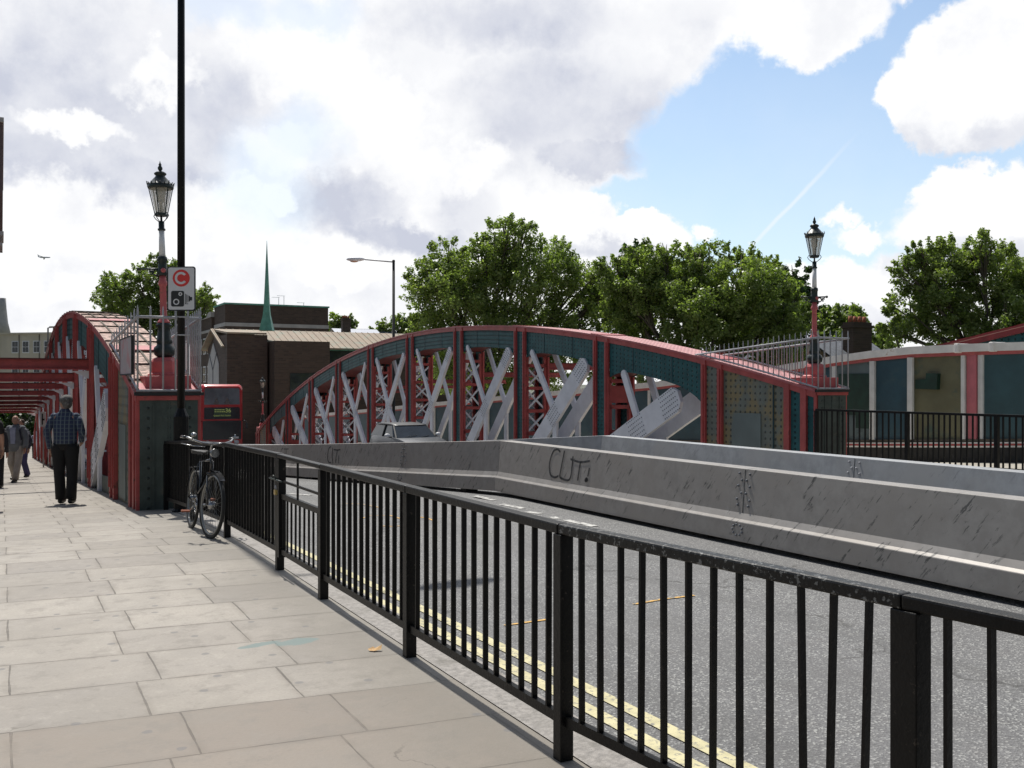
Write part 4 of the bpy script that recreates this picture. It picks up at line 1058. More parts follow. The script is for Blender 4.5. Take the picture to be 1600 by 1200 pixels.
# ------------------------------------------------------------------ bicycle leaning on the railing
def make_bike():
    root = thing('bicycle', 'old black roadster bicycle leaning against the black railing', 'bicycle', W(10.72, 1.99, pav(10.9)), 0)
    # local frame: x = to the rear (along the road), z = up, y = across towards the railing
    lean = R(4)
    def V(x, y, z):   # leaning about the ground line
        return Vector((x, y*math.cos(lean)+z*math.sin(lean), z*math.cos(lean)-y*math.sin(lean)))
    rt = Vector((-SI, CO, 0)); ac = Vector((CO, SI, 0))
    st_a = R(-9)      # front wheel turned a little
    def F(x, y, z, turn=False):
        if turn:
            cx = .0; dx = x-cx; x, y = cx+dx*math.cos(st_a)-y*math.sin(st_a), dx*math.sin(st_a)+y*math.cos(st_a)
        v = V(x, y, z); slope = (pav(10.72+v.x)-pav(10.9))*1.0
        return rt*v.x+ac*v.y+Vector((0, 0, v.z+slope*.9))
    blk = pmat('black_enamel', (.012, .012, .013), .25, var=.1, coat=.6); rub = pmat('tyre_rubber', (.018, .018, .017), .75, var=.2)
    chrome = pmat('chrome', (.36, .36, .36), .25, .95, var=.1); rimm = pmat('rim_steel', (.25, .25, .24), .35, .85, var=.15)
    leather = pmat('black_saddle', (.02, .018, .018), .5)
    Rr = .345; WB = 1.14
    def wheel(cx, turn):
        n = 40
        pts = [F(cx+Rr*math.cos(2*math.pi*k/n) if not turn else Rr*math.cos(2*math.pi*k/n), 0, Rr+.012+Rr*math.sin(2*math.pi*k/n), turn) for k in range(n)]
        mb = MB(); mb.tube(pts, .0195, 8, closed=True); w = mb.build('wheel', rub, root)
        pts = [F((cx if not turn else 0)+(Rr-.028)*math.cos(2*math.pi*k/n), 0, Rr+.012+(Rr-.028)*math.sin(2*math.pi*k/n), turn) for k in range(n)]
        mb = MB(); mb.tube(pts, .013, 6, closed=True); mb.build('rim', rimm, w)
        mb = MB(); ns = 32
        for k in range(ns):
            a = 2*math.pi*k/ns; b = a+(.5 if k % 2 else -.5); y = .028 if k % 4 < 2 else -.028; c0 = cx if not turn else 0
            mb.tube([F(c0+.03*math.cos(b), y, Rr+.012+.03*math.sin(b), turn), F(c0+(Rr-.03)*math.cos(a), 0, Rr+.012+(Rr-.03)*math.sin(a), turn)], .0014, 3, cap=False)
        mb.build('spokes', rimm, w)
        mb = MB(); c0 = cx if not turn else 0
        r = .045 if turn else .035
        mb.tube([F(c0, -.055, Rr+.012, turn), F(c0, -.04, Rr+.012, turn), F(c0, -.03, Rr+.012, turn), F(c0, .03, Rr+.012, turn), F(c0, .04, Rr+.012, turn), F(c0, .055, Rr+.012, turn)], [.008, .012, r, r, .012, .008], 12)
        mb.build('hub', chrome, w)
    wheel(0, True); wheel(WB, False)
    hub0 = (0, Rr+.012); hub1 = (WB, Rr+.012); bb = (.70, .30); seat = (.86, .80); head0 = (.11, .62); head1 = (.155, .84)
    mb = MB()
    def T2(p, q, r, turn=False, y0=0, y1=0, n=8): mb.tube([F(p[0], y0, p[1], turn), F(q[0], y1, q[1], turn)], r, n)
    T2(head1, (seat[0]-.0, seat[1]+.0), .014); T2((head0[0]+.02, head0[1]+.03), bb, .015); T2(bb, seat, .014); T2(head0, head1, .018)
    for y in (-.05, .05): T2(bb, hub1, .009, y0=y*.5, y1=y); T2((seat[0], seat[1]-.02), hub1, .008, y0=y*.3, y1=y)
    mb.build('frame', blk, root)
    mb = MB()
    for y in (-.05, .05): mb.tube([F(0, y, hub0[1], True), F(.04, y, .5, True), F(.095, y*.8, .68, True)], .010, 6)
    mb.tube([F(.09, -.05, .69, True), F(.09, .05, .69, True)], .016, 6)
    mb.tube([F(.10, 0, .68, True), F(.155, 0, .96, True)], .012, 8); mb.build('fork', blk, root)
    for c0, tn, a0, a1 in ((0, True, -.2, 2.3), (WB, False, .3, 3.0)):
        mb = MB(); K = 16
        for k in range(K):
            P = []
            for a in (a0+(a1-a0)*k/K, a0+(a1-a0)*(k+1)/K):
                for y in (-.032, .032): P.append(F(c0+(Rr+.032)*math.cos(math.pi-a if False else a), y, Rr+.012+(Rr+.032)*math.sin(a), tn))
            mb.quad(P[0], P[1], P[3], P[2])
        mb.build('mudguard', blk, root)
    mb = MB()
    mb.tube([F(.155, 0, .93, True), F(.15, 0, .99, True), F(.11, 0, 1.02, True)], .013, 8)
    for sg in (-1, 1):
        mb.tube([F(.11, 0, 1.02, True), F(.10, .12*sg, 1.025, True), F(.12, .20*sg, 1.05, True), F(.20, .255*sg, 1.08, True), F(.30, .27*sg, 1.08, True)], .0115, 8)
        mb.tube([F(.07, .10*sg, .985, True), F(.06, .22*sg, .99, True), F(.10, .285*sg, 1.0, True), F(.21, .31*sg, 1.01, True)], .006, 6)
        mb.tube([F(.10, .235*sg, 1.06, True), F(.085, .235*sg, 1.13, True)], .008, 6)
    mb.build('handlebar', chrome, root)
    mb = MB()
    for sg in (-1, 1): mb.tube([F(.22, .262*sg, 1.08, True), F(.34, .272*sg, 1.08, True)], .017, 8)
    mb.build('grip', blk, root)
    mb = MB(); mb.ball(F(.19, -.19, 1.11, True), .032, 0, 8, (1, 1, .8)); mb.build('bell', chrome, root)
    mb = MB(); mb.ball(F(.055, 0, .92, True), .045, 0, 10); mb.tube([F(.05, 0, .92, True), F(.01, 0, .92, True)], [.045, .048], 14); mb.build('headlamp', chrome, root)
    mb = MB(); mb.tube([F(.86, 0, .78), F(.875, 0, .88)], .012, 8)
    P = [(.66, .018, .91), (.74, .025, .915), (.82, .05, .915), (.90, .095, .925), (.965, .10, .93), (.985, .06, .925)]
    for k in range(len(P)-1):
        a, b = P[k], P[k+1]
        mb.quad(F(a[0], -a[1], a[2]), F(b[0], -b[1], b[2]), F(b[0], b[1], b[2]), F(a[0], a[1], a[2]), sm=True)
        for sg in (-1, 1): mb.quad(F(a[0], sg*a[1], a[2]), F(b[0], sg*b[1], b[2]), F(b[0], sg*b[1]*.9, b[2]-.045), F(a[0], sg*a[1]*.9, a[2]-.03), sm=True)
    for y in (-.05, .05): mb.tube([F(.78, y*.5, .89), F(.93, y, .885), F(.96, y, .90)], .004, 5)
    mb.build('saddle', leather, root)
    mb = MB(); mb.tube([F(bb[0], -.05, bb[1]), F(bb[0], .06, bb[1])], .02, 8)
    n = 20; mb.tube([F(bb[0]+.085*math.cos(k*.314), -.045, bb[1]+.085*math.sin(k*.314)) for k in range(n)], .006, 5, closed=True)
    for sg, an in ((-1, -.5), (1, 2.64)):
        e = (bb[0]+.165*math.cos(an), bb[1]+.165*math.sin(an)); mb.tube([F(bb[0], .07*sg, bb[1]), F(e[0], .08*sg, e[1])], .008, 6)
    mb.build('crankset', chrome, root)
    mb = MB()
    for sg, an in ((-1, -.5), (1, 2.64)):
        e = (bb[0]+.165*math.cos(an), bb[1]+.165*math.sin(an)); mb.bar(F(e[0], .085*sg, e[1]), F(e[0], .175*sg, e[1]), .07, .02)
    mb.build('pedal', M['terracotta'], root)
    mb = MB(); 
    mb.bar(F(.98, 0, .72), F(1.22, 0, .72), .11, .012)
    for y in (-.06, .06): mb.tube([F(1.14, y, .36), F(1.16, y, .72)], .005, 5)
    mb.build('luggage_rack', blk, root)
    mb = MB(); mb.tube([F(.20, -.04, .60), F(.34, -.09, .47), F(.52, -.06, .45), F(.62, 0, .50), F(.50, .05, .60), F(.30, .05, .66)], .010, 6); mb.build('cable_lock', blk, root)
    return root
make_bike()

# ------------------------------------------------------------------ people
def skin_mesh(verts, edges, radii, sub=2):
    me = bpy.data.meshes.new('tmp'); me.from_pydata([tuple(v) for v in verts], edges, [])
    o = bpy.data.objects.new('tmp', me); C.objects.link(o)
    sk = o.modifiers.new('s', 'SKIN'); sk.use_smooth_shade = True
    o.modifiers.new('u', 'SUBSURF').levels = sub
    for i, r in enumerate(radii):
        sv = me.skin_vertices[0].data[i]; sv.radius = (r, r) if not isinstance(r, tuple) else r
        sv.use_root = (i == 0)
    dg = bpy.context.evaluated_depsgraph_get(); ev = o.evaluated_get(dg); em = ev.to_mesh()
    vs = [tuple(v.co) for v in em.vertices]; fs = [tuple(p.vertices) for p in em.polygons]
    ev.to_mesh_clear(); bpy.data.objects.remove(o); bpy.data.meshes.remove(me)
    return vs, fs
def add_mesh(mb, vf, mi=0):
    b = len(mb.v); mb.v += vf[0]
    for f in vf[1]: mb.face(tuple(b+i for i in f), mi, None, True)
def loft(mb, rings, mi=0, n=14):
    """rings: (centre, rx, ry)"""
    b = len(mb.v)
    for c, rx, ry in rings:
        for k in range(n):
            a = 2*math.pi*k/n
            mb.v.append((c[0]+rx*math.cos(a), c[1]+ry*math.sin(a), c[2]))
    for i in range(len(rings)-1):
        for k in range(n):
            k2 = (k+1) % n; mb.face((b+i*n+k, b+i*n+k2, b+(i+1)*n+k2, b+(i+1)*n+k), mi, None, True)
    mb.face(tuple(b+k for k in range(n))[::-1], mi); mb.face(tuple(b+(len(rings)-1)*n+k for k in range(n)), mi)
SKIN = pmat('skin', (.36, .20, .14), .55, var=.06, scale=8)
def person(label, loc, face, h, pose, shirt, trousers, hairm, shoes, group=None, jacket=None, skin=None, bald=False, short=False, headturn=0.0, extra=None, bulk=1.0):
    root = thing('person', label, 'person', loc, face, group); k = h/1.75
    root.scale = (k, k, k); skin = skin or SKIN
    P = {'pel': (0, 0, .95), 'waist': (0, 0, 1.08), 'chest': (0, .01, 1.28), 'neck': (0, -.01, 1.47), 'h0': (0, .01, 1.56), 'h1': (0, .015, 1.64), 'h2': (0, .0, 1.69),
         'shL': (-.18, 0, 1.41), 'elL': (-.25, -.02, 1.13), 'wrL': (-.26, .05, .88), 'shR': (.18, 0, 1.41), 'elR': (.25, -.02, 1.13), 'wrR': (.26, .05, .88),
         'hipL': (-.095, 0, .90), 'knL': (-.10, .02, .49), 'anL': (-.10, 0, .09), 'hipR': (.095, 0, .90), 'knR': (.10, .02, .49), 'anR': (.10, 0, .09)}
    P.update(pose); names = list(P); P = {a: Vector(b) for a, b in P.items()}
    ca, sa = math.cos(headturn), math.sin(headturn)
    rad = {'pel': .12, 'waist': .105, 'chest': .115, 'neck': .055, 'h0': .066, 'h1': .082, 'h2': .062, 'shL': .055, 'elL': .042, 'wrL': .028, 'shR': .055, 'elR': .042, 'wrR': .028,
           'hipL': .085, 'knL': .058, 'anL': .04, 'hipR': .085, 'knR': .058, 'anR': .04}
    E = [('pel', 'waist'), ('waist', 'chest'), ('chest', 'neck'), ('neck', 'h0'), ('h0', 'h1'), ('h1', 'h2'), ('chest', 'shL'), ('shL', 'elL'), ('elL', 'wrL'), ('chest', 'shR'), ('shR', 'elR'), ('elR', 'wrR'), ('pel', 'hipL'), ('hipL', 'knL'), ('knL', 'anL'), ('pel', 'hipR'), ('hipR', 'knR'), ('knR', 'anR')]
    names.sort(key=lambda q: q != 'pel'); ix = {a: i for i, a in enumerate(names)}
    body = MB(); add_mesh(body, skin_mesh([P[a] for a in names], [(ix[a], ix[b]) for a, b in E], [rad[a] for a in names]))
    hc = (P['h0']+P['h1'])/2; fd = Vector((-sa, ca, 0)); sdv = Vector((ca, sa, 0))
    for q, r, sc in ((hc+fd*.075+Vector((0, 0, -.035)), .04, (1, 1, 1)), (hc+fd*.09+Vector((0, 0, -.0)), .014, (1, 1, 1.5)), (hc+sdv*.075, .02, (.5, .8, 1.4)), (hc-sdv*.075, .02, (.5, .8, 1.4)), (hc+fd*.02+Vector((0, 0, .01)), .092, (.86, .98, 1.22))):
        body.ball(q, r, 0, 8, sc)
    for wr, el in (('wrL', 'elL'), ('wrR', 'elR')):
        d = (P[wr]-P[el]).normalized(); w = P[wr]; sx = Vector((0, 1, 0)); sx = (sx-d*sx.dot(d)).normalized(); nz = d.cross(sx)
        body.tube([w-d*.02, w+d*.03, w+d*.075], [.026, .032, .026], 8)
        body.obox(w+d*.055, d*.04, sx*.036, nz*.014)
        for f, (o, L) in enumerate(((-.028, .062), (-.01, .075), (.01, .072), (.027, .055))):
            b0 = w+d*.085+sx*o; curl = nz*(.02 if 'L' in wr else -.02)
            body.tube([b0, b0+d*L*.5+curl*.3, b0+d*L*.8+curl*1.2], [.0095, .009, .007], 6)
        b0 = w+d*.03+sx*.036; body.tube([b0, b0+d*.03+sx*.022, b0+d*.06+sx*.024], [.012, .010, .008], 6)
    body.build('body', skin, root)
    # trousers
    mb = MB()
    for s_ in 'LR':
        hp, kn, an = P['hip'+s_], P['kn'+s_], P['an'+s_]
        mb.tube([hp+Vector((0, 0, .06)), hp, hp.lerp(kn, .5), kn, kn.lerp(an, .5), an+Vector((0, 0, -.01))], [.10*bulk, .112*bulk, .098, .082, .080, .082], 12)
    loft(mb, [((P['pel'].x, P['pel'].y, .86), .15*bulk, .10), ((P['pel'].x, P['pel'].y, .93), .178*bulk, .125), ((P['waist'].x, P['waist'].y, 1.03), .165*bulk, .12)], 0)
    mb.build('trousers', trousers, root)
    mb = MB()
    for s_ in 'LR':
        an = P['an'+s_]; mb.ball(an+Vector((0, .055, -.045)), .05, 0, 8, (.85, 2.6, .9)); mb.ball(an+Vector((0, -.02, -.04)), .045, 0, 8, (.9, 1.1, 1.0))
    mb.build('shoes', shoes, root)
    # shirt
    def top_(mat, name, hem, sl, grow=0.0, open_=False):
        mb = MB(); g = grow; b = bulk; W_, Ch = P['waist'], P['chest']
        loft(mb, [((P['pel'].x, P['pel'].y, hem), (.172+g)*b, .128+g), ((W_.x, W_.y, 1.06), (.165+g)*b, .122+g), ((Ch.x, Ch.y, 1.26), (.185+g)*b, .125+g), ((Ch.x, Ch.y, 1.35), (.192+g), .115+g), ((Ch.x, Ch.y*.5, 1.41), .168+g, .095+g), ((Ch.x, Ch.y*.5, 1.45), .125+g*.5, .075+g*.5), ((P['neck'].x, P['neck'].y, 1.48), .08, .068), ((P['neck'].x, P['neck'].y+.0, 1.515), .06, .06)], 0)
        for s_ in 'LR':
            sh, el, wr = P['sh'+s_], P['el'+s_], P['wr'+s_]
            pts = [sh+Vector((0, 0, .0)), sh.lerp(el, .3), el] if sl == 'short' else [sh, sh.lerp(el, .35), el, el.lerp(wr, .5), wr+(el-wr)*.02]
            rr = [.072+g, .066+g, .06+g] if sl == 'short' else [.072+g, .064+g, .055+g, .048+g, .044+g]
            if sl == 'short': pts[2] = sh.lerp(el, .85)
            pts[0] = pts[0]+Vector((-.015 if sh.x > 0 else .015, 0, -.03)); rr[0] = .062+g; mb.tube(pts, rr, 10); mb.ball(sh+Vector((-.012 if sh.x > 0 else .012, 0, -.022)), .064+g, 0, 8)
        return mb.build(name, mat, root)
    top_(shirt, 'shirt', .96 if not jacket else .98, 'short' if short else 'long')
    if jacket: 
        jk = top_(jacket, 'jacket', .80, 'long', .022)
        mb = MB()
        mb.prism([(-.055, 1.0), (.055, 1.0), (.075, 1.42), (-.075, 1.42)], .139, .168, 0, 'y'); mb.build('shirt_front', shirt, root)
    if not bald:
        mb = MB(); mb.ball(hc-fd*.02+Vector((0, 0, .05)), .098, 0, 10, (1, 1, .92)); mb.ball(hc-fd*.045+Vector((0, 0, .0)), .078, 0, 8, (1, 1, 1.15)); mb.build('hair', hairm, root)
    else:
        mb = MB(); 
        for sg in (-1, 1): mb.ball(hc+sdv*.068*sg-fd*.03+Vector((0, 0, .02)), .035, 0, 8, (.6, 1.2, 1.2))
        mb.ball(hc-fd*.07, .05, 0, 8, (1.3, .6, 1)); mb.build('hair', hairm, root)
    if extra: extra(root, P)
    return root
def plaid():
    m = bpy.data.materials.new('checked_shirt_cloth'); m.use_nodes = True; T = NT(m.node_tree); b = T.n['Principled BSDF']; oc = T.new('ShaderNodeTexCoord').outputs['Object']
    sp = T.new('ShaderNodeSeparateXYZ'); T.put(sp.inputs[0], oc)
    def band(v, p, w):
        q = T.math('ABSOLUTE', T.math('SUBTRACT', T.math('FRACT', T.math('DIVIDE', v, p)), .5)); return T.smooth(q, w, w-.08)
    a = band(sp.outputs[0], .062, .16); c = band(sp.outputs[2], .062, .14)
    col = T.mix(T.math('MULTIPLY', a, .8), (.020, .032, .075, 1), (.13, .17, .20, 1)); col = T.mix(T.math('MULTIPLY', c, .55), col, (.12, .16, .17, 1))
    T.put(b.inputs['Base Color'], col); b.inputs['Roughness'].default_value = .8; return m
cloth = lambda n, c: pmat(n, c, .85, var=.15, scale=6)
darkT = cloth('black_trousers', (.008, .008, .009)); shoeM = pmat('black_shoes', (.012, .01, .01), .4)
grizz = pmat('grizzled_hair', (.10, .095, .09), .8, var=.5, scale=20, dirt=(.25, .24, .23), dthr=(.55, .65), dscale=16)
def gat(px, Y):
    X = (px-800)/1500*Y; s, t = st(X, Y); return Vector((X, Y, pav(s)))
person('man in checked shirt and black trousers walking away along the pavement, grizzled hair', gat(102, 16.2), R(4), 1.86,
       {'elL': (-.27, -.03, 1.15), 'wrL': (-.24, .02, .88), 'elR': (.27, -.04, 1.16), 'wrR': (.20, .14, 1.0), 'anL': (-.09, .06, .09), 'anR': (.11, -.06, .10)},
       plaid(), darkT, grizz, shoeM, headturn=R(52), bulk=1.08)
def lapel_bag(root, Pp):
    mb = MB(); mb.ball((-.24, -.10, 1.12), .13, 0, 8, (.7, .9, 1.3)); mb.tube([(-.20, .12, 1.1), (-.17, .14, 1.35), (-.12, .0, 1.47), (-.18, -.12, 1.3)], .02, 6); mb.build('shoulder_bag', cloth('navy_bag', (.015, .015, .03)), root)
person('balding man in grey jacket and beige trousers walking towards the camera', gat(25, 25.6), R(180), 1.80,
       {'knL': (-.10, .10, .50), 'anL': (-.10, .24, .09), 'knR': (.10, .06, .50), 'anR': (.10, -.16, .14), 'elR': (.30, -.04, 1.15), 'wrR': (.30, .10, .92)},
       cloth('pale_blue_shirt', (.26, .28, .38)), cloth('beige_trousers', (.33, .29, .25)), pmat('thin_grey_hair', (.30, .27, .24), .8), shoeM, jacket=cloth('grey_jacket', (.13, .14, .155)), bald=True, extra=lapel_bag)
def backpack(root, Pp):
    mb = MB(); mb.ball((0, -.20, 1.22), .15, 0, 8, (1, .7, 1.35))
    for x in (-.13, .13): mb.tube([(x, -.12, 1.0), (x*1.1, .13, 1.12), (x, .13, 1.35), (x*.8, .0, 1.47), (x*.7, -.12, 1.42)], .022, 6)
    mb.build('backpack', darkT, root)
person('distant man in white shirt with dark rucksack straps on the pavement', gat(55, 61.5), R(178), 1.76, {'elR': (.28, 0, 1.15), 'wrR': (.26, .08, .95)},
       cloth('white_blue_shirt', (.42, .46, .58)), darkT, pmat('dark_hair', (.03, .025, .02), .8), shoeM, extra=backpack)
person('person in blue trousers walking just behind the man in the grey jacket', gat(33, 27.6), R(175), 1.74, {'anL': (-.1, -.15, .12), 'anR': (.1, .18, .09), 'knR': (.1, .1, .5)},
       cloth('dark_blue_top', (.03, .03, .05)), cloth('blue_trousers', (.05, .045, .12)), pmat('brown_hair', (.05, .03, .02), .8), shoeM)
person('person in black short sleeved top cut off by the left picture edge', gat(-24, 15.0), R(10), 1.78, {'elR': (.24, .0, 1.14), 'wrR': (.21, .12, .92), 'anR': (.13, -.12, .16), 'knR': (.12, .05, .5), 'anL': (-.1, .15, .09)},
       cloth('black_top', (.012, .01, .012)), cloth('purple_black_trousers', (.02, .012, .035)), pmat('dark_hair_b', (.03, .025, .02), .8), shoeM, short=True)
person('person in charcoal clothes at the left edge, farther off than the person in black top', gat(-7, 22.5), R(5), 1.70, {'anL': (-.1, .1, .09), 'wrR': (.25, .03, .86)},
       cloth('charcoal_top', (.02, .02, .025)), darkT, pmat('dark_hair_c', (.03, .02, .02), .8), shoeM)

# ------------------------------------------------------------------ lettering
def text_mesh(name, body, size, mat, parent, loc, rot, ext=.002, align='CENTER'):
    cu = bpy.data.curves.new('t', 'FONT'); cu.body = body; cu.size = size; cu.extrude = ext; cu.align_x = align; cu.align_y = 'CENTER'
    o = bpy.data.objects.new('t', cu); C.objects.link(o)
    dg = bpy.context.evaluated_depsgraph_get(); me = bpy.data.meshes.new_from_object(o.evaluated_get(dg))
    bpy.data.objects.remove(o); me.name = name; me.materials.clear(); me.materials.append(mat)
    t = bpy.data.objects.new(name, me); C.objects.link(t); t.parent = parent; t.location = loc; t.rotation_euler = rot
    return t

# ------------------------------------------------------------------ double-decker bus
def make_bus():
    P = gat(347, 59.5); s, t = st(P.x, P.y); z = road_z(s, t)
    root = thing('double_decker_bus', 'red double decker bus on route 36 approaching between the girders', 'bus', (P.x, P.y, z), TH)
    # local: x across, y away from the camera, z up. Front plane at y = 0
    redb = pmat('bus_red', (.50, .025, .03), .3, var=.05, coat=.5); gl = pmat('bus_glass', (.13, .145, .16), .12, var=.35, scale=.7, coat=.5); dk = pmat('bus_black_panel', (.02, .025, .03), .25, coat=.4)  # bus glass is greyed: window reflections put into its base colour
    w = 1.27
    def sec(y, zs): return y
    mb = MB()
    prof = []   # body side outline lofted across x by rounded rectangle
    def ring(y, hw, z0, z1, r):
        pts = []
        for cx, cz, a0 in ((hw-r, z1-r, 0), (-hw+r, z1-r, 90), (-hw+.05, z0+.05, 180), (hw-.05, z0+.05, 270)):
            for i in range(5):
                a = R(a0+22.5*i); rr = r if a0 < 180 else .05; pts.append((cx+rr*math.cos(a), y, cz+rr*math.sin(a)))
        return pts
    rings = [ring(.16, w-.10, .45, 4.30, .22), ring(.05, w-.04, .35, 4.36, .25), ring(.0, w-.08, .40, 4.30, .25)][::-1]
    rings = [ring(.0, w-.10, .36, 4.26, .25), ring(.05, w-.02, .32, 4.34, .25), ring(.3, w, .30, 4.38, .25), ring(10.0, w, .30, 4.38, .25), ring(10.3, w-.06, .36, 4.3, .25)]
    b = len(mb.v); n = len(rings[0])
    for r_ in rings: mb.v += r_
    for i in range(len(rings)-1):
        for k in range(n): k2 = (k+1) % n; mb.face((b+i*n+k, b+i*n+k2, b+(i+1)*n+k2, b+(i+1)*n+k), 0, None, k not in (9, 19))
    mb.face(tuple(b+k for k in range(n))); mb.face(tuple(b+(len(rings)-1)*n+k for k in range(n))[::-1])
    mb.build('body', redb, root)
    def pane(name, x0, x1, z0, z1, mat, y=-.03, th=.05, top_in=.0):
        mb = MB(); mb.prism([(x0, z0), (x1, z0), (x1-top_in, z1-.06), (x1-top_in-.06, z1), (x0+top_in+.06, z1), (x0+top_in, z1-.06)], y, y+th, 0, 'y'); return mb.build(name, mat, root)
    pane('upper_window', -1.08, 1.08, 3.12, 4.14, gl, top_in=.03)
    pane('destination_panel', -1.08, 1.08, 2.22, 2.95, dk, y=-.025)
    amber = pmat('blind_yellow', (.55, .62, .18), .6, emit=((.55, .62, .18), .12))
    pb = MB(); pb.box(-.50, .52, -.040, -.03, 2.36, 2.86); pb.build('blind', pmat('blind_cloth', (.07, .10, .06), .7), root)
    text_mesh('route_number', '36', .36, amber, root, (.36, -.045, 2.74), (R(90), 0, 0))
    text_mesh('destination_text', 'Queens Park Station', .125, amber, root, (.0, -.045, 2.44), (R(90), 0, 0))
    mb = MB()
    for zz in (2.80, 2.68):
        x = -.46
        while x < .10: L = rnd.uniform(.05, .12); mb.box(x, x+L, -.045, -.040, zz-.022, zz+.022); x += L+.03
    mb.build('via_points', amber, root)
    pane('windscreen', -1.17, 1.17, .95, 2.12, dk, top_in=.0)
    mb = MB(); mb.box(-.02, .02, -.045, -.02, 1.18, 2.08); mb.build('windscreen_divider', dk, root)
    mb = MB()
    for sg in (-1, 1):
        mb.tube([(1.2*sg, 0, 2.1), (1.42*sg, -.18, 2.08), (1.44*sg, -.2, 1.95)], .025, 6); mb.box(1.44*sg-.08, 1.44*sg+.08, -.24, -.16, 1.62, 1.97)
    mb.build('mirror', dk, root)
    for sg in (-1, 1):
        mb = MB(); mb.ball((.88*sg, .0, .78), .13, 0, 8, (1.2, .4, 1)); mb.build('headlight', pmat('headlight', (.6, .6, .62), .1, coat=.5), root)
    mb = MB(); mb.box(-.26, .26, -.035, -.01, .52, .64); mb.build('number_plate', M['white'], root)
    mb = MB(); mb.box(.60, 1.0, -.035, -.01, 1.0, 1.12); mb.build('running_number', M['white'], root)
    mb = MB(); mb.box(-1.2, 1.2, -.045, .02, .34, .46); mb.build('bumper', dk, root)
    for x in (-w-.003, w+.003):
        for z0, z1 in ((3.2, 3.95), (1.25, 2.05)):
            mb = MB(); mb.box(min(x, x*.99), max(x, x*.99), .5, 9.6, z0, z1); mb.build('side_windows', gl, root)
    for y in (2.2, 7.6):
        for sg in (-1, 1):
            mb = MB(); mb.tube([(sg*1.0, y, .48), (sg*1.29, y, .48)], .48, 20); wl = mb.build('wheel', M['soot'], root)
            mb = MB(); mb.tube([(sg*1.2, y, .48), (sg*1.30, y, .48)], .26, 14); mb.build('hub', M['grey'], wl)
    # people and rails glimpsed through the upper glass
    mb = MB(); 
    for x in (-.35, .3): mb.ball((x, -.035, 3.42), .10, 0, 6, (1, .15, 1.1)); mb.ball((x, -.035, 3.24), .16, 0, 6, (1.1, .08, .7))
    mb.build('passengers', pmat('passenger_shape', (.16, .13, .12), .7), root)
make_bus()

